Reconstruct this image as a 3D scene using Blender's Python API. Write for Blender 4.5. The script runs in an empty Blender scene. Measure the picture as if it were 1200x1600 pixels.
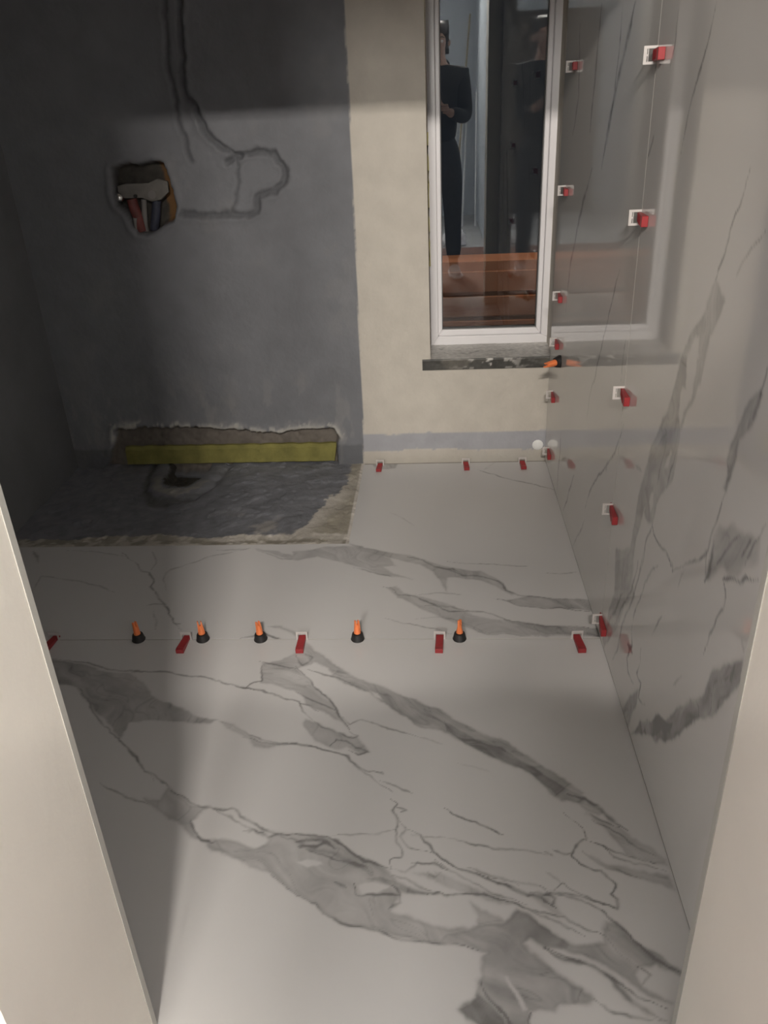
import bpy, bmesh, math, random
import numpy as np
from mathutils import Matrix, Vector
random.seed(4)
SC = bpy.context.scene
COL = SC.collection
R_ = math.radians

# ------------------------------------------------------------------ camera, world, lights, exposure
H = 1.25                      # camera height
M = np.array([[0.99749263, -0.01358894, -0.06945353],
              [0.05552022, -0.45831514, 0.88705397],
              [-0.04388572, -0.88868587, -0.45641151]])
camd = bpy.data.cameras.new('camera'); cam = bpy.data.objects.new('camera', camd); COL.objects.link(cam)
camd.sensor_fit = 'HORIZONTAL'; camd.sensor_width = 36; camd.lens = 36 * 1248 / 1200; camd.clip_start = .02
cm = Matrix.Identity(4)
for r in range(3):
    cm[r][0] = M[r, 0]; cm[r][1] = -M[r, 1]; cm[r][2] = -M[r, 2]
cm[2][3] = H
cam.matrix_world = cm
SC.camera = cam
SC.view_settings.view_transform = 'Standard'
SC.view_settings.look = 'None'
SC.view_settings.gamma = 1
SC.view_settings.use_curve_mapping = False
SC.view_settings.exposure = 0.97
W = bpy.data.worlds.new('night'); SC.world = W; W.use_nodes = True
W.node_tree.nodes['Background'].inputs[0].default_value = (.012, .014, .018, 1)
W.node_tree.nodes['Background'].inputs[1].default_value = .35

def area(name, loc, target, sx, sy, power, col):
    l = bpy.data.lights.new(name, 'AREA'); l.shape = 'RECTANGLE'; l.size = sx; l.size_y = sy
    l.energy = power; l.color = col
    o = bpy.data.objects.new(name, l); COL.objects.link(o); o.location = loc
    o.rotation_euler = (Vector(target) - Vector(loc)).to_track_quat('-Z', 'Y').to_euler()
    return o
LAMP = (-.03, -1.30, 2.24)
area('hall_lamp_light', LAMP, (0, 1.2, .3), .36, .05, 70, (1, .93, .85))
area('hall_fill_light', (-.60, -3.3, 2.36), (-.1, .6, 1.0), .5, .4, 46, (1, .96, .89))  # unseen fill, placed to brighten the right and upper back walls
area('parapet_fill_light', (.9, 3.5, 2.3), (.3, 4.0, .3), .2, .2, 20.0, (1, .8, .6))  # added off-frame light to make the parapet show through the glass

# ------------------------------------------------------------------ geometry of the place
D = 2.869                     # back wall
XR = .407                     # tiled face of the right wall
XL = -1.45                    # left wall
JY0, JY1 = .46, .711          # partition with the doorway
JL, JR = -.446, .3265
LINTEL = 1.81
TOP = 2.5
YJ = 1.702                    # joint between slabs
YB = 2.212                    # edge of slab at the shower bed
XC = -.290                    # side of the cut-out
T = .010

def ray(x, y):
    return M @ np.array([x - 600., y - 800., 1248.])
def on_floor(x, y, z=0.):
    r = ray(x, y); t = (z - H) / r[2]; return r[0] * t, r[1] * t, t
def on_back(x, y, d=D):
    r = ray(x, y); t = d / r[1]; return r[0] * t, r[2] * t + H, t
def on_right(x, y, X=XR):
    r = ray(x, y); t = X / r[0]; return r[1] * t, r[2] * t + H, t

# ------------------------------------------------------------------ materials
def lin(c):
    return tuple(((v / 255) / 12.92 if v / 255 <= .04045 else ((v / 255 + .055) / 1.055) ** 2.4) for v in c)
def mat(name, col=(.5, .5, .5), rough=.5, metal=0., spec=.5, noise=None, bump=None, trans=0., attr=None, coat=0., alpha=1., rvar=0.):
    m = bpy.data.materials.new(name); m.use_nodes = True
    nt = m.node_tree; b = nt.nodes['Principled BSDF']
    b.inputs['Base Color'].default_value = (*col, 1); b.inputs['Roughness'].default_value = rough
    b.inputs['Metallic'].default_value = metal; b.inputs['Specular IOR Level'].default_value = spec
    b.inputs['Transmission Weight'].default_value = trans
    b.inputs['Coat Weight'].default_value = coat; b.inputs['Coat Roughness'].default_value = .05
    geo = nt.nodes.new('ShaderNodeTexCoord')
    src = None
    if attr:
        a = nt.nodes.new('ShaderNodeAttribute'); a.attribute_name = attr; src = a.outputs['Color']
    if noise:
        sc, amt = noise
        n = nt.nodes.new('ShaderNodeTexNoise'); n.inputs['Scale'].default_value = sc; n.inputs['Detail'].default_value = 6
        nt.links.new(geo.outputs['Object'], n.inputs['Vector'])
        mr = nt.nodes.new('ShaderNodeMapRange'); mr.inputs[1].default_value = .3; mr.inputs[2].default_value = .7
        mr.inputs[3].default_value = 1 - amt; mr.inputs[4].default_value = 1 + amt
        nt.links.new(n.outputs['Fac'], mr.inputs[0])
        mx = nt.nodes.new('ShaderNodeVectorMath'); mx.operation = 'MULTIPLY'
        if src: nt.links.new(src, mx.inputs[0])
        else: mx.inputs[0].default_value = col
        cb = nt.nodes.new('ShaderNodeCombineXYZ')
        for i in range(3): nt.links.new(mr.outputs[0], cb.inputs[i])
        nt.links.new(cb.outputs[0], mx.inputs[1]); src = mx.outputs[0]
    if src: nt.links.new(src, b.inputs['Base Color'])
    if bump:
        sc, st = bump
        n = nt.nodes.new('ShaderNodeTexNoise'); n.inputs['Scale'].default_value = sc; n.inputs['Detail'].default_value = 5
        nt.links.new(geo.outputs['Object'], n.inputs['Vector'])
        bp = nt.nodes.new('ShaderNodeBump'); bp.inputs['Strength'].default_value = st; bp.inputs['Distance'].default_value = .01
        nt.links.new(n.outputs['Fac'], bp.inputs['Height']); nt.links.new(bp.outputs[0], b.inputs['Normal'])
    return m

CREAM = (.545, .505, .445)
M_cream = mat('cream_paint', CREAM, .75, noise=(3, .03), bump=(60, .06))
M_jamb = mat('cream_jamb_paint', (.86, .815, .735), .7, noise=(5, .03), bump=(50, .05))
M_bead = mat('corner_bead_paint', (.48, .47, .43), .6)
M_wall = mat('painted_plaster', (.5, .5, .5), .8, attr='paint', noise=(14, .05), bump=(45, .25))
M_bed = mat('waterproofed_screed', (.5, .5, .5), .7, attr='paint', noise=(22, .08), bump=(60, .35))
M_marF = mat('marble_floor_porcelain', (.6, .6, .6), .30, attr='paint', spec=.45)
M_marW = mat('marble_wall_porcelain', (.6, .6, .6), .045, attr='paint', spec=.7)
M_side = mat('porcelain_body', (.55, .53, .49), .7)
M_grey = mat('grey_waterproofing', (.18, .185, .195), .6, noise=(4, .12), bump=(40, .2))
M_ceil = mat('ceiling_paint', (.82, .79, .73), .9)
M_screed = mat('screed', (.34, .32, .29), .9, noise=(20, .1))
M_hallwall = mat('hall_wall_paint', (.56, .60, .66), .8, noise=(3, .05))
M_hallfloor = mat('hall_floor_concrete', (.36, .36, .37), .8, noise=(8, .1))
M_pvc = mat('white_upvc', (.80, .78, .79), .32)
M_gasket = mat('rubber_gasket', (.09, .09, .09), .6)
M_foam = mat('expanding_foam', (.58, .52, .24), .9, bump=(80, .5))
M_red = mat('red_plastic', (.32, .034, .038), .42, spec=.4)
M_clip = mat('translucent_plastic', (.80, .76, .73), .3, trans=.35)
M_orange = mat('orange_plastic', (.88, .24, .08), .45)
M_black = mat('black_rubber', (.018, .017, .017), .55)
M_sill = mat('dark_stone_sill', (.5, .5, .5), .45, attr='paint', noise=(60, .2))
M_yel = mat('yellow_green_board', (.23, .212, .060), .8, attr=None, noise=(16, .22), bump=(50, .3))
M_zinc = mat('galvanised_steel', (.17, .16, .145), .6, metal=.2, noise=(40, .15))
M_chrome = mat('chrome', (.8, .8, .8), .12, metal=1)
M_rpipe = mat('red_pipe_sleeve', (.16, .045, .04), .6, noise=(30, .3))
M_bpipe = mat('blue_pipe_sleeve', (.04, .045, .07), .6, noise=(30, .3))
M_gpipe = mat('grey_pipe', (.2, .19, .18), .6)
M_hole = mat('dark_hole', (.02, .02, .02), .8)
M_brick = mat('terracotta_render', (.20, .075, .035), .8, noise=(2.5, .35), bump=(20, .2))
M_brickfloor = mat('reddish_floor_boards', (.17, .075, .05), .5, noise=(6, .2))
M_panel = mat('dark_panel', (.05, .035, .025), .5, noise=(5, .3))  # for the added panels that darken the hall
M_wood = mat('raw_timber', (.45, .38, .28), .7, noise=(10, .2))
M_alu = mat('aluminium_profile', (.75, .76, .78), .4, metal=.2)
M_white = mat('white_plastic_bag', (.92, .92, .96), .5)
M_filler = mat('white_filler', (.85, .85, .83), .8, bump=(80, .4))
M_skin = mat('skin', (.36, .22, .165), .5, noise=(20, .06))
M_hood = mat('black_fabric', (.012, .012, .013), .9, noise=(40, .2))
M_trou = mat('dark_grey_trousers', (.035, .037, .042), .9, noise=(40, .2))
M_hair = mat('dark_hair', (.03, .022, .018), .6, bump=(90, .6))
M_shoe = mat('white_shoes', (.6, .6, .62), .6)
M_dark = mat('dark_phone', (.02, .02, .022), .2)
M_kit = mat('lamp_diffuser', (.9, .9, .9), .5)

def glassmat():
    m = bpy.data.materials.new('window_glass'); m.use_nodes = True
    b = m.node_tree.nodes['Principled BSDF']
    b.inputs['Base Color'].default_value = (.93, .96, .96, 1); b.inputs['Transmission Weight'].default_value = 1
    b.inputs['Roughness'].default_value = 0.0; b.inputs['IOR'].default_value = 1.55
    return m
M_glass = glassmat()

# ------------------------------------------------------------------ mesh helpers
def tag(o, label=None, cat=None, group=None, kind=None):
    if label: o['label'] = label
    if cat: o['category'] = cat
    if group: o['group'] = group
    if kind: o['kind'] = kind
    return o
def empty(name, loc=(0, 0, 0), rot=(0, 0, 0)):
    o = bpy.data.objects.new(name, None); COL.objects.link(o); o.location = loc; o.rotation_euler = rot
    o.empty_display_size = .02
    return o
class MB:
    def __init__(s): s.bm = bmesh.new()
    def box(s, a, b, bevel=0.):
        bm = s.bm
        vs = [bm.verts.new((x, y, z)) for x in (a[0], b[0]) for y in (a[1], b[1]) for z in (a[2], b[2])]
        f = [(0, 1, 3, 2), (4, 6, 7, 5), (0, 4, 5, 1), (2, 3, 7, 6), (0, 2, 6, 4), (1, 5, 7, 3)]
        fs = [bm.faces.new([vs[i] for i in q]) for q in f]
        if bevel:
            es = list({e for q in fs for e in q.edges})
            bmesh.ops.bevel(bm, geom=es, offset=bevel, segments=2, affect='EDGES', profile=.6)
        return s
    def prism(s, pts, ax, h0, h1):
        """pts in the two other axes (cyclic order), extruded along axis ax"""
        def P(p, h):
            v = [0, 0, 0]; o = [i for i in range(3) if i != ax]; v[o[0]], v[o[1]] = p; v[ax] = h; return v
        A = [s.bm.verts.new(P(p, h0)) for p in pts]; B = [s.bm.verts.new(P(p, h1)) for p in pts]
        n = len(pts)
        s.bm.faces.new(A[::-1]); s.bm.faces.new(B)
        for i in range(n): s.bm.faces.new((A[i], A[(i + 1) % n], B[(i + 1) % n], B[i]))
        return s
    def lathe(s, prof, n=20, c=(0, 0, 0)):
        rings = []
        for r, z in prof:
            rings.append([s.bm.verts.new((c[0] + r * math.cos(2 * math.pi * k / n), c[1] + r * math.sin(2 * math.pi * k / n), c[2] + z)) for k in range(n)])
        for a, b in zip(rings, rings[1:]):
            for k in range(n): s.bm.faces.new((a[k], a[(k + 1) % n], b[(k + 1) % n], b[k]))
        s.bm.faces.new(rings[0][::-1]); s.bm.faces.new(rings[-1])
        return s
    def tube(s, pts, rad, n=10):
        pts = [Vector(p) for p in pts]
        if not isinstance(rad, (list, tuple)): rad = [rad] * len(pts)
        rings = []
        for i, p in enumerate(pts):
            d = (pts[min(i + 1, len(pts) - 1)] - pts[max(i - 1, 0)]).normalized()
            q = d.to_track_quat('Z', 'Y')
            rings.append([s.bm.verts.new(p + q @ Vector((rad[i] * math.cos(2 * math.pi * k / n), rad[i] * math.sin(2 * math.pi * k / n), 0))) for k in range(n)])
        for a, b in zip(rings, rings[1:]):
            for k in range(n): s.bm.faces.new((a[k], a[(k + 1) % n], b[(k + 1) % n], b[k]))
        s.bm.faces.new(rings[0][::-1]); s.bm.faces.new(rings[-1])
        return s
    def build(s, name, m, parent=None, smooth=False):
        bmesh.ops.recalc_face_normals(s.bm, faces=s.bm.faces)
        me = bpy.data.meshes.new(name); s.bm.to_mesh(me); s.bm.free(); me.materials.append(m)
        if smooth:
            me.polygons.foreach_set('use_smooth', [True] * len(me.polygons))
            me.set_sharp_from_angle(angle=R_(40))
        o = bpy.data.objects.new(name, me); COL.objects.link(o)
        if parent: o.parent = parent
        return o
def box(name, a, b, m, parent=None, bevel=0., kind=None):
    o = MB().box(a, b, bevel).build(name, m, parent)
    if kind: o['kind'] = kind
    return o
def copy_tree(o, parent=None):
    c = o.copy(); COL.objects.link(c); c.parent = parent
    for ch in [x for x in COL.objects if x.parent == o]: copy_tree(ch, c)
    return c

# ------------------------------------------------------------------ value noise + stroke painting (numpy)
def vnoise(U, V, freq, seed):
    rs = np.random.RandomState(seed); g = rs.rand(64, 64)
    u = U * freq + seed * 3.1; v = V * freq + seed * 1.7
    iu = np.floor(u).astype(int); iv = np.floor(v).astype(int)
    fu = u - iu; fv = v - iv
    fu = fu * fu * (3 - 2 * fu); fv = fv * fv * (3 - 2 * fv)
    a = g[iu % 64, iv % 64]; b = g[(iu + 1) % 64, iv % 64]; c = g[iu % 64, (iv + 1) % 64]; d = g[(iu + 1) % 64, (iv + 1) % 64]
    return (a * (1 - fu) + b * fu) * (1 - fv) + (c * (1 - fu) + d * fu) * fv
def fbm(U, V, freq, seed, octs=4, gain=.55):
    s = 0; a = 1; t = 0
    for i in range(octs):
        s = s + a * vnoise(U, V, freq * 2.03 ** i, seed + i * 7); t += a; a *= gain
    return s / t
def sstep(e0, e1, x):
    t = np.clip((x - e0) / (e1 - e0), 0, 1); return t * t * (3 - 2 * t)
def seg_dist(U, V, P, closed=False, wid=None):
    P = np.asarray(P, float); best = np.full(U.shape, 9.)
    n = len(P)
    for i in range(n if closed else n - 1):
        a = P[i]; b = P[(i + 1) % n]; d = b - a; L = d @ d + 1e-12
        t = np.clip(((U - a[0]) * d[0] + (V - a[1]) * d[1]) / L, 0, 1)
        q = np.hypot(U - a[0] - t * d[0], V - a[1] - t * d[1])
        if wid is not None:
            s = (i + t) / (n - 1); q = q / np.clip(np.minimum(s, 1 - s) * 5, .35, 1)
        best = np.minimum(best, q)
    return best
def inside(U, V, P):
    c = np.zeros(U.shape, bool); n = len(P)
    for i in range(n):
        x0, y0 = P[i]; x1, y1 = P[(i + 1) % n]
        if y0 == y1: continue
        m = ((V > min(y0, y1)) & (V <= max(y0, y1)))
        xi = x0 + (V - y0) * (x1 - x0) / (y1 - y0)
        c ^= m & (U < xi)
    return c
class Painter:
    """darkness field on a plane grid; strokes are given where they lie on that plane"""
    def __init__(s, U, V, conv, seed, gain=1.1, flow=(.75, -.66)):
        s.conv = conv; s.gain = gain
        s.U = U + (fbm(U, V, 22, seed, 4) - .5) * .018 + (fbm(U, V, 110, seed + 9, 2) - .5) * .0026
        s.V = V + (fbm(U, V, 22, seed + 40, 4) - .5) * .018 + (fbm(U, V, 110, seed + 49, 2) - .5) * .0026
        s.A = np.zeros(U.shape); al = U * flow[0] + V * flow[1]; pe = U * flow[1] - V * flow[0]
        w_ = fbm(U, V, 5, seed + 77, 3) * .25
        s.str = .5 * fbm(al * .8, (pe + w_) * 5, 9, seed + 3, 4) + .5 * fbm(U, V, 16, seed + 4, 5)
        s.fine = np.exp(-((fbm(al * .9, (pe + w_) * 3.2, 8, seed + 13, 3) - .5) / .020) ** 2)
        s.brk = fbm(U, V, 35, seed + 5, 3)
    def pts(s, org, sc, pts):
        q = [s.conv(org[0] + x / sc, org[1] + y / sc) for x, y in pts]
        return np.array([(a[0], a[1]) for a in q]), float(np.mean([a[2] for a in q]))
    def sub(s, P, pad):
        lo = P.min(0) - pad; hi = P.max(0) + pad
        m = (s.U > lo[0]) & (s.U < hi[0]) & (s.V > lo[1]) & (s.V < hi[1])
        return m
    def band(s, org, sc, pts, k, edge=.35, soft=.006):
        k = k * s.gain
        P, t = s.pts(org, sc, pts); m = s.sub(P, .03)
        if not m.any(): return
        U, V = s.U[m], s.V[m]
        d = seg_dist(U, V, P, True); ins = inside(U, V, P); sd = np.where(ins, d, -d)
        f = sstep(-soft * .3, soft, sd)
        val = k * f * (.84 + 1.9 * (s.str[m] - .5) + .30 * s.fine[m]) + edge * k * np.exp(-(sd - .001) ** 2 / (2 * .0028 ** 2))
        s.A[m] = np.maximum(s.A[m], val)
    def hole(s, org, sc, pts):
        P, t = s.pts(org, sc, pts); m = s.sub(P, .02)
        U, V = s.U[m], s.V[m]
        d = seg_dist(U, V, P, True); ins = inside(U, V, P); sd = np.where(ins, d, -d)
        s.A[m] *= 1 - .92 * sstep(-.002, .004, sd)
    def line(s, org, sc, pts, w=2.5, k=.55):
        k = min(1, k * s.gain)
        P, t = s.pts(org, sc, pts); wm = max(w * t * .62, .0023); m = s.sub(P, wm * 4 + .01)
        if not m.any(): return
        q = seg_dist(s.U[m], s.V[m], P, False, wid=1)
        val = k * np.exp(-(q / wm) ** 2) * (.70 + .7 * sstep(.3, .65, s.brk[m]))
        s.A[m] = s.A[m] + val * (1 - .45 * s.A[m])

def grid_mesh(name, us, vs, mask, pos, mtl, paint=None, skirt=None, parent=None, smooth=False):
    """us, vs: 1-D coordinates; mask: faces kept (nu-1, nv-1); pos(U,V)->XYZ arrays"""
    U, V = np.meshgrid(us, vs, indexing='ij'); nu, nv = U.shape
    X = np.stack(pos(U, V), -1).reshape(-1, 3)
    idx = np.arange(nu * nv).reshape(nu, nv)
    q = np.stack([idx[:-1, :-1], idx[1:, :-1], idx[1:, 1:], idx[:-1, 1:]], -1)[mask]
    verts = X; faces = q.reshape(-1, 4); colr = None
    if paint is not None: colr = paint(U, V).reshape(-1, 3)
    if skirt is not None:
        e = np.concatenate([faces[:, [0, 1]], faces[:, [1, 2]], faces[:, [2, 3]], faces[:, [3, 0]]])
        key = np.sort(e, 1); k1 = key[:, 0].astype(np.int64) * (nu * nv) + key[:, 1]
        uq, inv, cnt = np.unique(k1, return_inverse=True, return_counts=True)
        be = e[cnt[inv] == 1]
        n0 = len(verts); bv = np.unique(be); mp = np.zeros(nu * nv, int)
        mp[bv] = np.arange(len(bv))
        top = verts[bv]; low = top + np.array(skirt)
        verts = np.concatenate([verts, top, low])
        a, b = mp[be[:, 0]], mp[be[:, 1]]; L = len(bv)
        side = np.stack([n0 + b, n0 + a, n0 + L + a, n0 + L + b], -1)
        faces = np.concatenate([faces, side])
        if colr is not None:
            sc_ = np.tile(np.array([[.50, .48, .44]]), (2 * L, 1)); colr = np.concatenate([colr, sc_])
    used = np.unique(faces); rm = np.zeros(len(verts), int); rm[used] = np.arange(len(used))
    verts = verts[used]; faces = rm[faces]
    if colr is not None: colr = colr[used]
    me = bpy.data.meshes.new(name)
    me.vertices.add(len(verts)); me.vertices.foreach_set('co', verts.astype(np.float32).ravel())
    me.loops.add(faces.size); me.loops.foreach_set('vertex_index', faces.astype(np.int32).ravel())
    me.polygons.add(len(faces)); me.polygons.foreach_set('loop_start', np.arange(0, faces.size, 4, dtype=np.int32))
    me.update(calc_edges=True)
    if colr is not None:
        at = me.color_attributes.new('paint', 'FLOAT_COLOR', 'POINT')
        at.data.foreach_set('color', np.concatenate([colr, np.ones((len(colr), 1))], 1).astype(np.float32).ravel())
    if smooth: me.polygons.foreach_set('use_smooth', np.ones(len(faces), bool))
    me.materials.append(mtl)
    o = bpy.data.objects.new(name, me); COL.objects.link(o)
    if parent: o.parent = parent
    return o
def lin_sp(a, b, st):
    return np.linspace(a, b, max(2, int(round((b - a) / st)) + 1))

MAR0 = np.array([.66, .645, .635]); MAR1 = np.array([.215, .208, .205])
def marble(A, U, V, seed, base=MAR0):
    A = np.clip(A, 0, 1)[..., None]
    cloud = (fbm(U, V, 3.0, seed, 4) - .5)[..., None]
    c = base * (1 + .07 * cloud) * (1 - A) + MAR1 * A
    return c

# ---- veins as they lie on the floor slabs (traced on the picture, converted to metres on the slab)
def floor_veins(p):
    o = (0, 0)
    # rear slab
    b = (500, 500)
    p.line(b, 3, [(735, 700), (780, 715), (860, 740), (940, 755), (1020, 775), (1112, 797)], 2.2, .6)
    p.line(b, 3, [(800, 690), (770, 700), (815, 665)], 1.3, .25)
    p.band(b, 3, [(235, 665), (300, 658), (372, 658), (350, 695), (270, 700)], .5)
    p.line(b, 3, [(330, 900), (390, 930), (440, 965)], 1.3, .25)
    c3 = (560, 820); c2 = (340, 820); c1 = (40, 820)
    p.band(o, 1, [(545, 850), (565, 853), (600, 862), (640, 868), (662, 874), (690, 885), (720, 889), (750, 892), (775, 902), (785, 915), (805, 928), (800, 930), (775, 916), (745, 906), (720, 903), (700, 903), (697, 925), (688, 905), (675, 893), (655, 882), (625, 875), (590, 868), (560, 862)], .5)
    p.band(o, 1, [(455, 862), (480, 860), (505, 855), (545, 853), (580, 862), (610, 873), (618, 884), (600, 885), (612, 897), (645, 905), (600, 900), (575, 890), (545, 881), (520, 874), (495, 870), (465, 876), (440, 870), (400, 858), (430, 860), (458, 868)], .42)
    p.band(o, 1, [(790, 938), (830, 931), (870, 936), (923, 938), (928, 957), (900, 951), (860, 952), (820, 947), (780, 936)], .6)
    p.band(o, 1, [(605, 917), (620, 915), (632, 926), (655, 930), (690, 940), (715, 950), (735, 960), (780, 968), (840, 975), (900, 980), (945, 984), (948, 997), (880, 994), (820, 992), (760, 990), (720, 978), (690, 965), (660, 951), (640, 941), (622, 934)], .40, edge=.2)
    p.band(o, 1, [(790, 970), (840, 975), (900, 980), (945, 984), (948, 997), (900, 993), (850, 990)], .62)
    p.line(c3, 3, [(110, 290), (160, 290), (190, 330), (260, 330), (330, 360), (400, 400), (430, 410), (500, 410), (580, 405), (650, 425), (700, 445), (780, 460), (860, 470), (1000, 475), (1130, 490)], 2.4, .62)
    p.line(c3, 3, [(230, 150), (300, 165), (360, 200), (420, 212), (490, 235), (560, 235), (620, 250), (670, 275), (700, 310), (760, 330), (900, 345), (990, 352)], 3, .65)
    p.line(c3, 3, [(360, 195), (400, 210), (440, 207), (480, 225)], 2.5, .75)
    p.line(c3, 3, [(410, 170), (500, 180), (600, 185), (700, 190), (800, 195)], 1.8, .5)
    p.line(c3, 3, [(880, 228), (960, 228), (1030, 225)], 2.2, .4)
    p.line(c3, 3, [(640, 345), (700, 360), (760, 380), (880, 397), (950, 390), (1100, 412)], 2, .6)
    p.line(c3, 3, [(120, 440), (200, 458), (300, 475), (380, 495), (440, 520)], 2, .5)
    p.line(c3, 3, [(270, 325), (380, 320), (490, 328)], 2.4, .35)
    p.line(c3, 3, [(320, 375), (420, 385), (510, 405)], 4, .4)
    p.line(c3, 3, [(260, 440), (360, 430), (440, 440), (520, 470), (620, 510)], 1.6, .3)
    p.line(c3, 3, [(540, 485), (610, 515), (700, 515), (840, 520)], 1.6, .4)
    p.line(c2, 3, [(180, 115), (240, 140), (300, 158), (350, 160)], 2, .4)
    p.line(c2, 3, [(640, 200), (700, 215), (760, 232), (830, 250)], 2.2, .5)
    p.line(c2, 3, [(0, 118), (80, 118), (150, 112)], 3, .3)
    # shaded left part of the slab
    p.line(c1, 3, [(190, 120), (300, 122), (400, 140), (470, 150)], 2, .35)
    p.line(c1, 3, [(450, 130), (520, 190), (545, 215), (580, 222), (603, 265), (588, 290), (605, 320), (625, 352), (665, 395), (700, 455), (735, 490)], 2.6, .6)
    p.line(c1, 3, [(600, 118), (612, 180), (590, 215)], 1.8, .4)
    p.line(c1, 3, [(1050, 110), (960, 130), (880, 145), (800, 170), (740, 190), (680, 210), (645, 240), (655, 310)], 3, .35)
    p.line(c1, 3, [(565, 380), (600, 370), (640, 375), (680, 410)], 2.5, .45)
    p.line(c1, 3, [(590, 400), (605, 450), (610, 490)], 1.6, .3)
    p.line(c1, 3, [(700, 460), (735, 465)], 3, .5)
    p.line(c1, 3, [(30, 320), (50, 270), (75, 240), (140, 250), (280, 270), (370, 295), (410, 320)], 2.6, .4)
    p.line(c1, 3, [(40, 120), (60, 180)], 4, .45)
    # front slab, left
    p.line(c1, 3, [(120, 630), (200, 635), (300, 655), (420, 680), (520, 685), (640, 690), (720, 700), (820, 715), (940, 745), (1040, 765), (1100, 775), (1200, 800)], 3, .55)
    p.band(c1, 3, [(105, 630), (210, 640), (330, 670), (420, 690), (500, 690), (560, 750), (600, 800), (700, 845), (780, 890), (900, 915), (860, 930), (700, 925), (600, 915), (480, 930), (450, 1000), (430, 990), (350, 900), (290, 830), (240, 770), (180, 755), (120, 760)], .55, edge=.2)
    p.line(c1, 3, [(260, 770), (300, 840), (350, 930), (430, 1000), (500, 1080), (560, 1150), (600, 1200)], 2.4, .5)
    c4 = (80, 1150); c5 = (380, 1150); c6 = (680, 1150)
    p.line(c4, 3, [(310, 0), (340, 40), (390, 90), (440, 160), (520, 215), (570, 255)], 2.4, .5)
    p.line(c4, 3, [(225, 225), (320, 270), (400, 300), (480, 320)], 3.2, .55)
    # front slab, middle band with the pink tinge
    p.band(o, 1, [(478, 1003), (495, 1018), (535, 1045), (560, 1062), (550, 1070), (530, 1060), (515, 1045), (490, 1033), (478, 1040), (466, 1045), (490, 1070), (515, 1095), (535, 1125), (545, 1138), (530, 1128), (500, 1112), (478, 1102), (475, 1090), (462, 1080), (430, 1072), (406, 1068), (410, 1036), (440, 1030), (460, 1021)], .42, edge=.45)
    p.band(o, 1, [(475, 1125), (500, 1130), (530, 1145), (556, 1151), (577, 1172), (560, 1176), (540, 1165), (525, 1170), (495, 1158), (480, 1145), (472, 1130)], .42, edge=.35)
    p.line(c2, 3, [(240, 480), (300, 478), (350, 500), (380, 530)], 5, .3)
    p.line(c2, 3, [(370, 665), (430, 720), (490, 790), (550, 860), (580, 915), (620, 960)], 2, .6)
    p.line(c2, 3, [(360, 610), (400, 660), (440, 620), (400, 600)], 3, .4)
    p.line(c2, 3, [(200, 640), (290, 660), (370, 675)], 2.2, .5)
    p.line(c2, 3, [(430, 675), (500, 700), (560, 715), (620, 740)], 3, .55)
    p.line(c2, 3, [(585, 905), (620, 940), (660, 917), (720, 930), (800, 962), (880, 975), (950, 992)], 1.8, .5)
    p.line(c2, 3, [(950, 992), (1000, 1005), (1050, 1030)], 1.5, .25)
    p.line(c2, 3, [(60, 750), (130, 765), (170, 740), (205, 735), (200, 690), (215, 645)], 2.2, .6)
    p.line(c2, 3, [(130, 765), (250, 790), (380, 830), (400, 870), (430, 910)], 2, .5)
    p.line(c2, 3, [(370, 780), (430, 820), (500, 850), (560, 880)], 2.5, .4)
    p.line(c2, 3, [(380, 840), (430, 850), (470, 880)], 2, .4)
    p.line(c2, 3, [(430, 910), (480, 940), (560, 970), (630, 1000), (655, 990), (620, 970)], 2.2, .45)
    p.line(c2, 3, [(530, 1030), (560, 1000), (600, 1010), (640, 1040), (700, 1055), (660, 1070), (600, 1050)], 2.2, .6)
    p.line(c2, 3, [(0, 925), (70, 940), (150, 990), (230, 1010), (330, 1030), (420, 1038), (520, 1060), (600, 1075), (660, 1130), (700, 1150), (780, 1165)], 3, .5)
    p.band(o, 1, [(340, 1127), (365, 1131), (385, 1147), (410, 1158), (445, 1162), (425, 1170), (400, 1165), (380, 1152), (355, 1140)], .38)
    p.line(o, 1, [(376, 997), (392, 995), (405, 990)], 3, .8)
    p.line(o, 1, [(410, 990), (425, 995), (440, 998)], 3, .8)
    # the strong diagonal
    p.band(o, 1, [(530, 1045), (560, 1060), (600, 1074), (640, 1091), (685, 1108), (700, 1118), (740, 1137), (790, 1160), (830, 1185), (860, 1202), (913, 1240), (905, 1246), (925, 1260), (945, 1270), (935, 1275), (915, 1268), (900, 1256), (880, 1250), (860, 1240), (845, 1225), (830, 1210), (815, 1203), (790, 1193), (765, 1183), (745, 1170), (725, 1158), (690, 1143), (660, 1135), (640, 1125), (600, 1100), (575, 1083), (550, 1073), (520, 1057)], .55)
    p.band(o, 1, [(690, 1125), (740, 1148), (790, 1172), (830, 1195), (870, 1220), (910, 1243), (940, 1268), (905, 1258), (878, 1249), (845, 1225), (815, 1203), (765, 1183), (725, 1158), (695, 1143)], .80, edge=.2)
    p.hole(o, 1, [(575, 1080), (590, 1084), (598, 1093), (585, 1090)])
    # squiggles in the middle
    p.line(c5, 3, [(0, 10), (100, 30), (200, 40), (300, 45), (400, 70), (470, 85), (530, 130), (560, 160), (620, 215), (690, 270)], 2.6, .5)
    p.line(c5, 3, [(560, 155), (610, 165), (660, 180)], 1.6, .4)
    p.line(c5, 3, [(640, 210), (720, 250), (795, 270)], 2, .5)
    p.line(c5, 3, [(690, 300), (730, 325), (702, 355), (715, 400), (712, 500), (742, 550), (740, 575), (680, 582), (692, 620)], 2.8, .6)
    p.line(c5, 3, [(720, 340), (765, 350), (735, 362)], 1.8, .5)
    p.line(c5, 3, [(720, 400), (762, 440), (732, 480), (772, 520), (880, 550)], 2, .5)
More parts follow.
